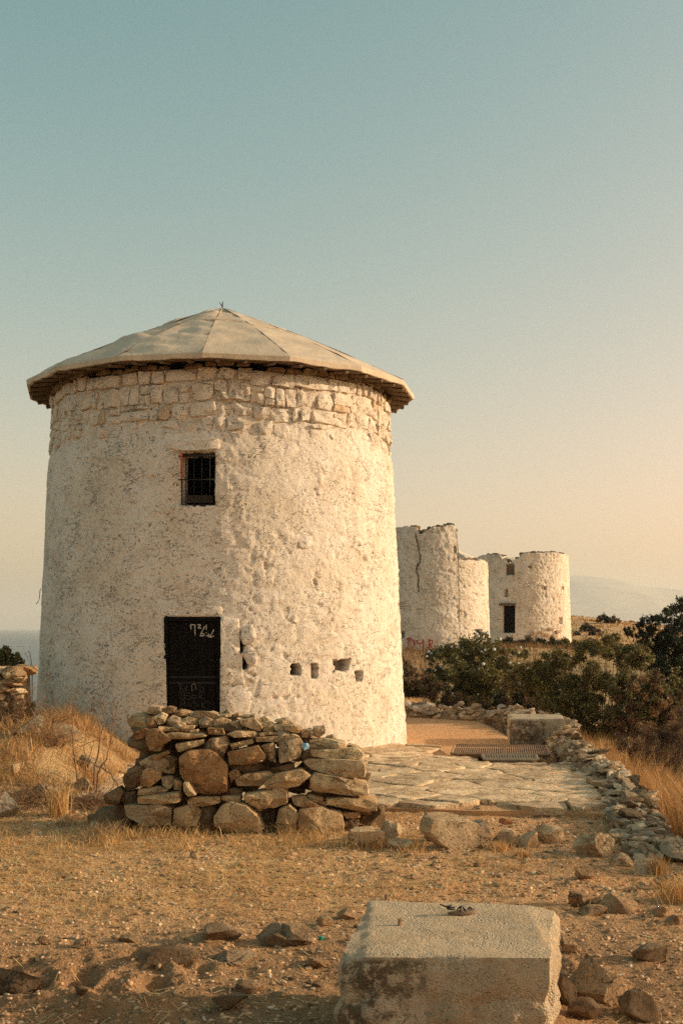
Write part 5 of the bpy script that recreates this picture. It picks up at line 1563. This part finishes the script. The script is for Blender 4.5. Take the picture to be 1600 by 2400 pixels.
# single tufts
def tuft(px, py, w_px, h_px, n, label, seed, z=0.0, lean=0.5, Yb=None, name='grass_tuft', colors=GC):
    Yb = Yb or Gd(py, z); x = (px - 800) * Yb / F; zz = EYE - (py - HOR) * Yb / F
    r = np.random.default_rng(seed); W = w_px * Yb / F; H = h_px * Yb / F
    p_ = np.c_[x + r.normal(0, W / 4, n), Yb + r.normal(0, W / 4, n), np.full(n, zz - 0.02)]
    c = colors[r.integers(len(colors), size=n)] * r.uniform(0.8, 1.25, (n, 1))
    V, T = blades(p_, r.uniform(0.5, 1.05, n) * H, r.uniform(0.004, 0.010, n) * (Yb / 12), lean, r)
    tag(link(name, mesh_np(name, V, T, M_GRASS, False, tint=np.repeat(c, 5, 0))), label, 'grass tuft')
tuft(968, 1662, 70, 34, 700, 'golden grass tuft behind the low wall beside the mill', 1, Yb=27.2, lean=0.35, colors=GC * 1.15)
tuft(868, 1984, 84, 46, 420, 'straw tuft on the pale boulder at the wall end', 2, lean=0.8)
tuft(1168, 1992, 60, 34, 260, 'straw tuft in front of the rough grey boulder', 3, lean=0.8)
tuft(1222, 2008, 40, 34, 160, 'straw tuft below the tilted flake boulder', 4, lean=0.7)
tuft(1210, 2036, 90, 22, 200, 'flattened straw tuft on the gravel beyond the block', 5, lean=1.1)
tuft(1588, 2110, 90, 80, 380, 'dry grass tuft at the right border', 6, lean=0.6)
tuft(1540, 2046, 50, 60, 160, 'thin weedy tuft near the parapet end', 7, lean=0.4, colors=GC * 0.7)
tuft(1098, 1898, 34, 34, 120, 'small green weed under the terrace edge', 8, lean=0.5, colors=np.array([(0.14, 0.15, 0.05), (0.22, 0.2, 0.07)]))
tuft(1186, 1898, 34, 22, 120, 'small straw tuft under the terrace edge', 9, lean=0.8)
tuft(140, 1915, 50, 110, 150, 'feathery dry weed left of the stone wall', 10, lean=0.35)
tuft(300, 1760, 50, 26, 200, 'dark green weed at the foot of the mill wall', 12, lean=0.6, Yb=17.6, colors=np.array([(0.05, 0.06, 0.025), (0.08, 0.08, 0.03)]))


def shrub(name, base, clusters, nleaf, leaf, cols, seed, label, cat='shrub', flowers=0, group=None, twigs=True, leafshape=0.45):
    """clusters: list of (dx,dy,dz,r) lumps of crown relative to base"""
    r = np.random.default_rng(seed)
    root = tag(empty(name, base), label, cat, group)
    cl = np.array(clusters, float)
    # break each lump into sprays
    sp = []
    for (dx, dy, dz, rad) in cl:
        m = max(int(46 * (rad / 0.8) ** 2), 14)
        d = r.normal(size=(m, 3)); d /= np.linalg.norm(d, axis=1)[:, None]
        rr = rad * r.uniform(0.25, 1.18, m) ** 0.6
        q = np.array([dx, dy, dz]) + d * rr[:, None] * np.array([1, 1, 0.85])
        sp.append(np.c_[q, rad * r.uniform(0.16, 0.34, m)])
    sp = np.concatenate(sp); sp = sp[sp[:, 2] > 0.02]
    w = sp[:, 3] ** 2; w /= w.sum()
    k = r.choice(len(sp), nleaf, p=w)
    c = sp[k, :3] + r.normal(0, 0.5, (nleaf, 3)) * sp[k, 3:4]
    c[:, 2] = np.maximum(c[:, 2], 0.0)
    d = r.normal(size=(nleaf, 3)) + np.array([0, 0, 0.4]); d /= np.linalg.norm(d, axis=1)[:, None]
    s = np.cross(d, r.normal(size=(nleaf, 3))); s /= np.linalg.norm(s, axis=1)[:, None]
    L = leaf * r.uniform(0.6, 1.4, nleaf)
    a = d * (L / 2)[:, None]; b = s * (L * leafshape / 2)[:, None]
    V = np.stack([c - a, c + b, c + a, c - b], 1).reshape(-1, 3)
    Q = (np.arange(nleaf) * 4)[:, None] + np.arange(4)[None]
    cols = np.array(cols)
    base_c = cols[r.integers(len(cols), size=len(sp))][k] * r.uniform(0.55, 1.5, (nleaf, 1))
    link('foliage', mesh_np('foliage', V, Q, M_LEAF, False, tint=np.repeat(base_c, 4, 0)), root)
    if twigs:
        mb = MB()
        for i in r.choice(len(sp), min(60, len(sp)), replace=False):
            q = sp[i, :3]; m0 = q * np.array([0.35, 0.35, 0.5]) + r.normal(0, 0.05, 3)
            mb.tube([(q[0] * 0.4 + r.normal(0, .06), q[1] * 0.4 + r.normal(0, .06), -0.15), m0, q], [0.014, 0.009, 0.004], 4)
        link('branches', mb.mesh('branches', M_BARK, True), root)
    if flowers:
        k = r.choice(len(sp), flowers); c = sp[k, :3] + r.normal(0, 0.6, (flowers, 3)) * sp[k, 3:4] + np.array([0, -0.06, 0.05])
        V0, T0 = ICO[1]; s = r.uniform(0.03, 0.055, flowers)
        V = (V0[None] * s[:, None, None] + c[:, None]).reshape(-1, 3); T = (T0[None] + (np.arange(flowers) * len(V0))[:, None, None]).reshape(-1, 3)
        link('blossom', mesh_np('blossom', V, T, M_BLOOM, True), root)['kind'] = 'stuff'
    return root
M_BLOOM = m_plain('white_petals', (0.75, 0.70, 0.62), 0.7, 0.1)
OLV = [(0.17, 0.145, 0.045), (0.11, 0.10, 0.033), (0.22, 0.18, 0.055), (0.18, 0.145, 0.046)]
DRKG = [(0.030, 0.038, 0.016), (0.045, 0.05, 0.02), (0.025, 0.03, 0.013)]
BRW = [(0.20, 0.11, 0.05), (0.14, 0.075, 0.036), (0.26, 0.15, 0.065), (0.10, 0.058, 0.03)]
def at(px, py, Y): return P(px, py, Y)
def lumps(spec, Yb, base):
    """spec: (px,py,r_px,dY) -> cluster relative to base"""
    out = []
    for (px, py, rp, dY) in spec:
        q = np.array(P(px, py, Yb + dY)); out.append((*(q - base), rp * (Yb + dY) / F))
    return out
def px_shrub(name, bpx, bpy, Yb, spec, nleaf, leaf, cols, seed, label, **k):
    b = np.array(P(bpx, bpy, Yb)); b[2] = min(b[2], gz(b[0], b[1]) + 0.02)
    return shrub(name, b, lumps(spec, Yb, b), nleaf, leaf, cols, seed, label, **k)
px_shrub('flowering_shrub', 1115, 1640, 33, [(1035, 1540, 34, 0), (1070, 1530, 40, .2), (1115, 1525, 46, .3), (1165, 1535, 42, 0), (1205, 1548, 34, .2), (1060, 1585, 46, -.3), (1110, 1590, 52, -.3), (1160, 1590, 50, -.2), (1210, 1590, 40, 0), (1020, 1575, 30, 0), (1135, 1498, 18, 0), (1100, 1635, 46, -.2), (1160, 1635, 44, -.2), (1050, 1630, 40, -.2)], 32000, 0.075, OLV, 1, 'green shrub dotted with white blossoms before the ruined mills', flowers=90)
px_shrub('dry_shrub', 985, 1660, 31, [(950, 1590, 30, 0), (985, 1600, 36, 0), (1020, 1615, 36, -.2), (960, 1630, 34, 0), (1000, 1645, 36, -.2), (940, 1560, 22, .3), (1040, 1650, 34, -.3), (1080, 1655, 34, -.4), (1120, 1660, 30, -.5), (935, 1620, 24, 0)], 17000, 0.06, BRW + OLV[:2], 2, 'brownish half dry shrub beside the right edge of the mill')
px_shrub('olive_shrub', 1400, 1700, 25, [(1215, 1600, 34, .3), (1250, 1580, 36, .2), (1290, 1560, 38, .2), (1330, 1542, 36, .2), (1375, 1532, 38, .3), (1425, 1528, 40, .3), (1470, 1535, 38, .1), (1500, 1560, 34, .1), (1270, 1620, 42, .1), (1320, 1610, 48, -.1), (1380, 1600, 54, -.2), (1440, 1595, 54, -.2), (1490, 1610, 44, -.2), (1300, 1655, 44, -.2), (1350, 1660, 50, -.3), (1410, 1660, 54, -.4), (1465, 1655, 48, -.4), (1515, 1640, 34, -.2), (1512, 1522, 11, .2), (1525, 1508, 9, .2), (1500, 1520, 14, .1), (1440, 1492, 12, .3), (1380, 1700, 44, -.4), (1440, 1705, 44, -.5), (1495, 1690, 36, -.4), (1330, 1690, 34, -.3)], 62000, 0.055, OLV + [(0.20, 0.155, 0.055)], 3, 'broad sunlit olive green shrub right of the low wall')
px_shrub('dark_shrub', 1235, 1660, 29, [(1190, 1625, 34, 0), (1235, 1610, 38, 0), (1275, 1590, 40, .2), (1305, 1570, 34, .4), (1180, 1655, 32, -.3), (1230, 1650, 38, -.2), (1280, 1645, 40, -.2), (1145, 1655, 26, -.2), (1320, 1620, 36, 0)], 19000, 0.065, DRKG + OLV[:1] + BRW[:1], 4, 'dark shrub in shade between the blossoming and the olive shrub')
px_shrub('evergreen_tree', 1580, 1700, 31, [(1478, 1482, 18, 0), (1510, 1470, 26, 0), (1545, 1468, 34, 0), (1585, 1448, 36, 0), (1625, 1440, 46, .4), (1500, 1515, 34, .2), (1540, 1515, 46, .2), (1590, 1510, 56, 0), (1645, 1510, 60, .2), (1520, 1565, 44, -.1), (1570, 1575, 54, -.2), (1630, 1580, 60, -.2), (1690, 1550, 60, .3), (1700, 1480, 50, 1), (1540, 1620, 44, -.2), (1600, 1630, 54, -.2), (1570, 1430, 14, 0), (1597, 1412, 14, 0)], 52000, 0.075, DRKG, 5, 'tall dark evergreen at the right border', cat='tree')
px_shrub('dry_shrub', 1500, 1740, 23.2, [(1465, 1620, 30, 0), (1500, 1610, 34, .1), (1535, 1600, 32, .2), (1475, 1660, 34, 0), (1515, 1655, 38, 0), (1555, 1645, 34, .1), (1490, 1700, 34, -.1), (1530, 1700, 36, 0), (1575, 1690, 34, 0), (1600, 1650, 34, .2), (1440, 1700, 26, 0)], 26000, 0.045, BRW + OLV[:2], 27, 'brown and green scrub filling the gap below the dark evergreen')
px_shrub('leafy_shrub', 1560, 1680, 24, [(1540, 1600, 24, 0), (1565, 1615, 30, 0), (1595, 1600, 34, .2), (1530, 1635, 26, -.1), (1565, 1650, 32, -.1), (1605, 1650, 36, 0)], 14000, 0.055, OLV, 6, 'small leafy shrub in front of the dark evergreen')
px_shrub('dry_shrub', 1540, 1850, 17.5, [(1470, 1735, 34, 0), (1510, 1715, 40, .2), (1560, 1710, 46, .2), (1605, 1710, 46, .2), (1500, 1765, 44, -.1), (1550, 1770, 52, -.2), (1605, 1775, 54, -.2), (1520, 1815, 44, -.3), (1575, 1830, 54, -.4), (1620, 1840, 50, -.3), (1555, 1870, 44, -.5), (1600, 1675, 36, .6), (1650, 1740, 50, .4)], 40000, 0.030, BRW, 7, 'reddish brown dry twiggy shrub on the slope at the right', leafshape=0.25)
px_shrub('olive_shrub', 10, 1590, 18.5, [(5, 1545, 26, 0), (32, 1548, 20, 0), (-30, 1540, 34, 0), (18, 1528, 14, .2), (10, 1570, 30, 0)], 7000, 0.05, OLV, 8, 'small green shrub peeking over the left field wall')
px_shrub('dry_shrub', 40, 1720, 15.4, [(30, 1650, 24, 0), (58, 1662, 22, 0), (20, 1690, 30, -.1), (60, 1695, 24, 0), (-20, 1680, 40, 0), (78, 1655, 12, .2)], 9000, 0.032, BRW + OLV[:2], 9, 'dry twiggy shrub in front of the left field wall', leafshape=0.22)
fs = np.random.default_rng(33)
for i, (px, Yb, rp, cols_, lab) in enumerate([(945, 46, 12, BRW, 'brown scrub bush under the red graffiti of the tall ruin'), (1010, 46, 13, OLV, 'low green scrub bush at the foot of the tall ruin, beside the brown one'), (1085, 46, 22, DRKG, 'dark scrub bush at the foot of the tall ruin behind the blossoms'), (1150, 52, 20, OLV, 'green scrub bush between the two ruined mills'), (1200, 62, 18, DRKG, 'dark low bush below the doorway of the farthest mill'), (1245, 60, 22, BRW + DRKG, 'dark brownish bush on the mound before the farthest mill'), (1290, 62, 20, DRKG, 'dark bush under the fallen plaster of the farthest mill'), (1335, 64, 18, OLV, 'olive bush at the lower right of the farthest mill'), (1380, 58, 20, BRW, 'brown bush between the farthest mill and the olive shrub'), (1430, 56, 20, OLV, 'olive bush on the slope left of the dark evergreen'), (1265, 44, 28, DRKG + OLV, 'dark green bush rising behind the shaded shrub'), (1335, 42, 26, OLV, 'olive bush rising behind the broad olive shrub')]):
    X_ = (px - 800) * Yb / F; zb_ = gz(X_, Yb); rw = rp * Yb / F
    shrub('scrub_bush', np.array([X_, Yb, zb_]), [(0, 0, rw * .7, rw), (rw * .9, .2, rw * .5, rw * .8), (-rw * .9, -.1, rw * .5, rw * .8), (rw * 1.7, 0, rw * .3, rw * .6), (-rw * 1.7, 0, rw * .3, rw * .6)], 5200, 0.10, cols_, 140 + i, lab, cat='bush', group='scrub bushes below the ruined mills', twigs=False)
hs = np.random.default_rng(12)
for i, (px, py, rp, Yb, lab) in enumerate([(1408, 1456, 9, 150, 'rounded dark bush on the hill crest, left of the pair'), (1425, 1458, 9, 150, 'rounded dark bush on the hill crest, right of the pair'), (1442, 1461, 6, 150, 'tiny bush on the crest just right of the pair'), (1462, 1462, 7, 150, 'bush on the crest before the dark evergreen'),
                                  (1412, 1483, 12, 115, 'dark bush halfway down the hill'), (1432, 1482, 13, 115, 'larger dark bush halfway down the hill'), (1375, 1492, 14, 105, 'flat dark bush low on the hill near the far mill'), (1395, 1496, 12, 100, 'brown bush low on the hill behind the olive shrub'), (1350, 1484, 6, 100, 'small brown bush at the foot of the far mill'), (1480, 1468, 8, 140, 'bush on the crest touching the evergreen outline')]):
    X_ = (px - 800) * Yb / F; rw = rp * Yb / F
    shrub('hill_bush', np.array([X_, Yb, gz(X_, Yb)]), [(0, 0, rw * .6, rw), (rw * .9, .3, rw * .45, rw * .75), (-rw * .9, -.3, rw * .45, rw * .7)], 1500, 0.16, DRKG + BRW[:2], 40 + i, lab, cat='bush', group='bushes on the far hill', twigs=False)

# tangles of dead brush
def dead_brush(px, py, Yb, w, h, n, label, seed):
    r = np.random.default_rng(seed); b = np.array(P(px, py, Yb)); b[2] = gz(b[0], b[1]) - 0.02
    W = w * Yb / F; H = h * Yb / F; mb = MB()
    for i in range(n):
        o = np.array([r.normal(0, W / 4), r.normal(0, W / 5), 0]); d = np.array([r.normal(0, 0.7), r.normal(0, 0.6), r.uniform(0.4, 1.1)]) * H * r.uniform(0.5, 1.1)
        q = np.array([o, o + d * 0.35 + r.normal(0, .03, 3), o + d * 0.7 + r.normal(0, .05, 3), o + d + r.normal(0, .05, 3)]); r0 = r.uniform(0.002, 0.0055)
        mb.tube(q, [r0, r0 * .8, r0 * .6, r0 * .3], 3)
        for k in range(2):
            j = q[1 + k]; mb.tube([j, j + np.array([r.normal(0, .07), r.normal(0, .06), r.uniform(.02, .12)])], [r0 * .5, r0 * .25], 3)
    tag(link('dead_brush', mb.mesh('dead_brush', M_TWIG, True), None, b), label, 'dead brush')
dead_brush(40, 1745, 15.3, 130, 105, 110, 'tangle of dead brown brush near the left border', 1)
dead_brush(120, 1800, 14.3, 120, 70, 90, 'low tangle of dead twigs on the bank below the crest', 2)
dead_brush(215, 1870, 12.7, 110, 80, 80, 'dead twigs at the dark left end of the stone wall', 3)
dead_brush(70, 1890, 12.6, 120, 80, 80, 'pale dead twigs beside the boulder at the left border', 4)

# dead stalks in front of the mill
def stalk(name, poly, Yb, r0, label, twigs, seed):
    r = np.random.default_rng(seed)
    pts = np.array([P(a, b, Yb) for a, b in poly]); n = 12
    cum = np.r_[0, np.cumsum(np.linalg.norm(np.diff(pts, axis=0), axis=1))]; s = np.linspace(0, cum[-1], n)
    q = np.stack([np.interp(s, cum, pts[:, k]) for k in range(3)], 1) + r.normal(0, 0.006, (n, 3))
    q[0, 2] = min(q[0, 2], gz(q[0, 0], q[0, 1]) - 0.02)
    root = tag(empty(name, q[0]), label, 'dead plant')
    mb = MB(); mb.tube(q - q[0], np.linspace(r0, r0 * 0.3, n), 5); link('stem', mb.mesh('stem', M_TWIG, True), root)
    for tw in twigs:
        t_ = np.array([P(a, b, Yb + r.normal(0, 0.06)) for a, b in tw]); t_[0] = q[np.argmin(np.linalg.norm(q - t_[0], axis=1))]
        mb = MB(); mb.tube(np.array(t_) - q[0], np.linspace(r0 * 0.45, r0 * 0.15, len(t_)), 4)
        for k in range(3):
            f = r.uniform(0.4, 1.0); b0 = t_[-2] + (t_[-1] - t_[-2]) * f
            mb.tube([b0 - q[0], b0 - q[0] + np.array([r.normal(0, .04), r.normal(0, .03), r.uniform(0.03, .1)])], [r0 * .2, r0 * .1], 3)
        link('twig', mb.mesh('twig', M_TWIG, True), root)
zl = lambda x, y: (x * 330 / 1437.0, 1420 + y * 540 / 2352.0)
zls = lambda L: [zl(*q) for q in L]
stalk('dead_stalk', zls([(800, 1760), (755, 1500), (742, 1250), (762, 1020), (765, 880)]), 13.6, 0.010, 'leftmost bare forked stalk before the mill wall', [zls([(750, 1130), (690, 1000)]), zls([(762, 1000), (735, 880), (720, 850)]), zls([(765, 950), (805, 880)]), zls([(758, 1110), (800, 1050)])], 1)
stalk('dead_stalk', zls([(960, 1720), (1010, 1500), (1030, 1300), (980, 1060), (900, 920), (885, 860)]), 13.5, 0.012, 'tall bare stalk with drooping seed tip before the mill wall', [zls([(975, 1100), (900, 1080)]), zls([(960, 1010), (955, 940)]), zls([(1020, 1250), (950, 1150)]), zls([(1030, 1290), (1080, 1180), (1020, 910)])], 2)
stalk('dead_stalk', zls([(970, 1780), (1060, 1600), (1130, 1420), (1135, 1250), (1180, 1140), (1220, 960)]), 13.4, 0.012, 'dark bare stalk leaning right before the mill wall', [zls([(1140, 1230), (1150, 1100), (1140, 1020)]), zls([(1130, 1390), (1190, 1340)]), zls([(1160, 1180), (1240, 1260)])], 3)
stalk('dead_stalk', zls([(1230, 1850), (1120, 1700), (1000, 1640), (880, 1550), (740, 1520)]), 13.2, 0.011, 'fallen bare stalk arching over the bank', [zls([(1100, 1690), (1060, 1560), (1050, 1440)]), zls([(1050, 1440), (960, 1400)])], 4)
stalk('dead_stalk', zls([(880, 1650), (865, 1450), (880, 1280), (895, 1220)]), 13.9, 0.007, 'short thin stalk between two taller bare ones', [zls([(880, 1290), (905, 1240)])], 5)
stalk('dead_stalk', zls([(130, 1580), (70, 1330), (25, 1130), (-10, 1050)]), 14.6, 0.010, 'brown stalk leaning left near the left border', [zls([(60, 1300), (100, 1200)])], 6)
stalk('dead_stalk', zls([(190, 1540), (150, 1330), (110, 1100)]), 14.8, 0.009, 'brown stalk beside the one at the left border', [zls([(140, 1280), (180, 1200)])], 7)
stalk('dead_stalk', zls([(1380, 1640), (1437, 1500), (1470, 1400)]), 12.0, 0.006, 'pale thin stalk rising behind the dark end of the stone wall', [zls([(1420, 1540), (1440, 1480)])], 8)
stalk('dead_stalk', zls([(330, 700), (320, 560), (300, 450), (250, 500)]), 18.8, 0.008, 'thin stalk standing against the left field wall', [zls([(322, 600), (260, 480)])], 9)

# ------------------------------------------------------------------ small litter
def sandal():
    c = np.array([*bpt(1082, 2143), BH + 0.004])
    root = tag(empty('sandal', c), 'strappy brown sandal left on the concrete block', 'sandal'); root.scale = (0.66, 0.66, 0.66)
    ang = np.linspace(0, 2 * math.pi, 28, endpoint=False)
    L, W = 0.23, 0.075
    x = L / 2 * np.cos(ang); y = (W / 2) * np.sin(ang) * (1 + 0.25 * np.cos(ang)) + 0.008 * np.cos(2 * ang)
    rz = 0.30; rot = lambda x_, y_: (x_ * math.cos(rz) - y_ * math.sin(rz), x_ * math.sin(rz) + y_ * math.cos(rz))
    X_, Y_ = rot(x, y); lift = 0.012 + 0.008 * np.cos(ang)
    n = len(ang); V = np.concatenate([np.c_[X_, Y_, lift * 0 + 0.0], np.c_[X_ * 1.02, Y_ * 1.02, lift + 0.006], np.c_[X_ * 0.93, Y_ * 0.93, lift + 0.012], [[0, 0, 0.020]]])
    Q = [(k * n + j, k * n + (j + 1) % n, (k + 1) * n + (j + 1) % n, (k + 1) * n + j) for k in range(2) for j in range(n)]; T = [(2 * n + j, 2 * n + (j + 1) % n, 3 * n) for j in range(n)]
    leather = m_plain('tan_leather', (0.24, 0.15, 0.08), 0.6, 0.3, 30); dark = m_plain('dark_leather', (0.035, 0.026, 0.02), 0.5, 0.3, 40)
    link('sole', mesh_np('sole', V, [np.array(Q), np.array(T)], leather, True, sharp=50), root)
    def strap(u0, lift_, skew, w=0.011, mat=dark):
        t_ = np.linspace(0, 1, 9); a0 = np.array(rot(u0, -0.034)); a1 = np.array(rot(u0 + skew, 0.034)); q = a0 + (a1 - a0) * t_[:, None]
        mb = MB(); mb.tube(np.c_[q, 0.018 + lift_ * np.sin(np.pi * t_)], w / 2, 6); link('strap', mb.mesh('strap', mat, True), root)
    pale = m_plain('pale_stitching', (0.45, 0.40, 0.32))
    strap(0.075, 0.026, -0.015); strap(0.02, 0.036, -0.05); strap(-0.03, 0.04, 0.055); strap(-0.005, 0.045, 0.0, 0.006, pale); strap(0.03, 0.042, -0.03, 0.006, pale)
    for zz, s_ in ((0.045, 1.0), (0.06, 0.95)):
        t_ = np.linspace(0, math.pi, 11); xx = -0.07 - 0.05 * np.sin(t_); yy = 0.034 * np.cos(t_) * s_; qx, qy = rot(xx, yy)
        mb = MB(); mb.tube(np.c_[qx, qy, np.full(11, zz)], 0.006, 6); link('strap', mb.mesh('strap', dark, True), root)
    qx, qy = rot(np.array([-0.085, -0.12, -0.17]), np.array([0.02, 0.025, 0.03])); mb = MB(); mb.tube(np.c_[qx, qy, [0.04, 0.055, 0.075]], [0.008, 0.007, 0.005], 6); link('strap', mb.mesh('strap', dark, True), root)
    qx, qy = rot(np.array([-0.02]), np.array([-0.036])); mb = MB(); mb.box((qx[0], qy[0], 0.04), (0.012, 0.006, 0.016), rz); link('buckle', mb.mesh('buckle', m_plain('brass', (0.5, 0.38, 0.2), 0.35, 0.1, 30, 0.001, 0.8)), root)
sandal()
def crumple(px, py, w, colr, name, label, cat, seed, Yb=None, zz=None, flat=0.7):
    Yb = Yb or Gd(py); x = (px - 800) * Yb / F; W = w * Yb / F
    V, T = rock_verts(seed, 3, 22, 0.18, 0.45, 0.9); V = V * np.array([W / 2, W / 2, W * flat / 2])
    m = m_plain(name + '_film', colr, 0.6, 0.12, 40)
    z0 = gz(x, Yb) if zz is None else zz
    tag(link(name, mesh_np(name, V, T, m, True, sharp=25), None, (x, Yb, z0 + W * flat * 0.42)), label, cat)
crumple(224, 1946, 28, (0.78, 0.70, 0.60), 'crumpled_paper', 'crumpled white paper on the grass left of the stone wall', 'paper', 3)
crumple(716, 1752, 17, (0.30, 0.50, 0.62), 'plastic_wrapper', 'pale blue plastic wrapper stuck between stones of the wall', 'wrapper', 4, Yb=11.28, zz=P(716, 1752, 11.28)[2] - 0.02, flat=1.0)
mb = MB(); ang = np.linspace(0, 2 * math.pi, 12, endpoint=False); c0 = np.array([*(lambda Y_: ((752 - 800) * Y_ / F, Y_))(Gd(2204)), 0]); c0[2] = gz(c0[0], c0[1]) + 0.012
mb.add(np.concatenate([np.c_[0.018 * np.cos(ang), 0.014 * np.sin(ang), 0 * ang - 0.012], np.c_[0.016 * np.cos(ang), 0.012 * np.sin(ang), 0 * ang + 0.010], [[0, 0, 0.012]]]), [(j, (j + 1) % 12, 12 + (j + 1) % 12, 12 + j) for j in range(12)], [(12 + j, 12 + (j + 1) % 12, 24) for j in range(12)])
tag(link('bottle_cap', mb.mesh('bottle_cap', m_plain('green_plastic', (0.05, 0.30, 0.20), 0.4, 0.1), True, sharp=40), None, c0), 'small green plastic cap on the dirt left of the block', 'bottle cap')
# scraps of paper and shell
sc = np.random.default_rng(6); M_SCRAP = m_plain('bleached_scrap', (0.62, 0.55, 0.45), 0.7, 0.15)
scm = mesh_np('paper_scrap', [(-.5, -.3, 0), (.5, -.25, .05), (.45, .3, 0), (-.4, .35, .08), (-.5, -.3, -.05), (.5, -.25, 0), (.45, .3, -.05), (-.4, .35, .03)], np.array([(0, 1, 2, 3), (7, 6, 5, 4), (0, 4, 5, 1), (1, 5, 6, 2), (2, 6, 7, 3), (3, 7, 4, 0)]), M_SCRAP, False)
for i, (px, py) in enumerate([(368, 2275), (60, 2170), (750, 2232), (1432, 2236), (1560, 2355), (1560, 2392), (515, 2325), (345, 1999), (316, 2096), (690, 2148), (1455, 2270), (480, 2350)]):
    Yb = Gd(py); x = (px - 800) * Yb / F; o = link('paper_scrap', scm, None, (x, Yb, gz(x, Yb) + 0.008)); o.scale = (0.03, 0.022, 0.022) if i else (0.024, 0.024, 0.08); o.rotation_euler = (0, 0, i * 1.3)
    tag(o, 'tiny bleached scrap of litter on the gravel', 'litter', 'bleached scraps on the gravel')

# boat wake on the sea
Yw = 21.87 * F / 43; mb = MB(); xs = np.linspace(-780, -640, 12) * Yw / F
mb.add(np.concatenate([np.c_[xs, Yw + 0.02 * (xs + 700) + 0 * xs, 0 * xs + SZ + 0.3], np.c_[xs, Yw + 22 + 0.02 * (xs + 700), 0 * xs + SZ + 0.3]]), [(i, i + 1, 13 + i, 12 + i) for i in range(11)])
tag(link('wake', mb.mesh('wake', m_plain('foam', (0.6, 0.62, 0.6), 0.6, 0.3, 0.05))), 'thin white boat wake on the sea', 'wake', kind='stuff')

# ------------------------------------------------------------------ air
if HAZE_DENSITY:
    mb = MB(); mb.box((0, 0, (520 - 28) / 2), (64000, 64000, 520 + 28))
    hz = link('haze', mb.mesh('haze'))
    hm = bpy.data.materials.new('haze_air'); hm.use_nodes = True; ht = hm.node_tree
    for n in list(ht.nodes): ht.nodes.remove(n)
    ho = ht.nodes.new('ShaderNodeOutputMaterial'); hv = ht.nodes.new('ShaderNodeVolumePrincipled')
    hv.inputs['Color'].default_value = (1.0, 0.96, 0.90, 1); hv.inputs['Density'].default_value = HAZE_DENSITY; hv.inputs['Anisotropy'].default_value = 0.2
    ht.links.new(hv.outputs['Volume'], ho.inputs['Volume'])
    hz.data.materials.append(hm)
    tag(hz, 'warm evening haze over land and sea', kind='stuff')
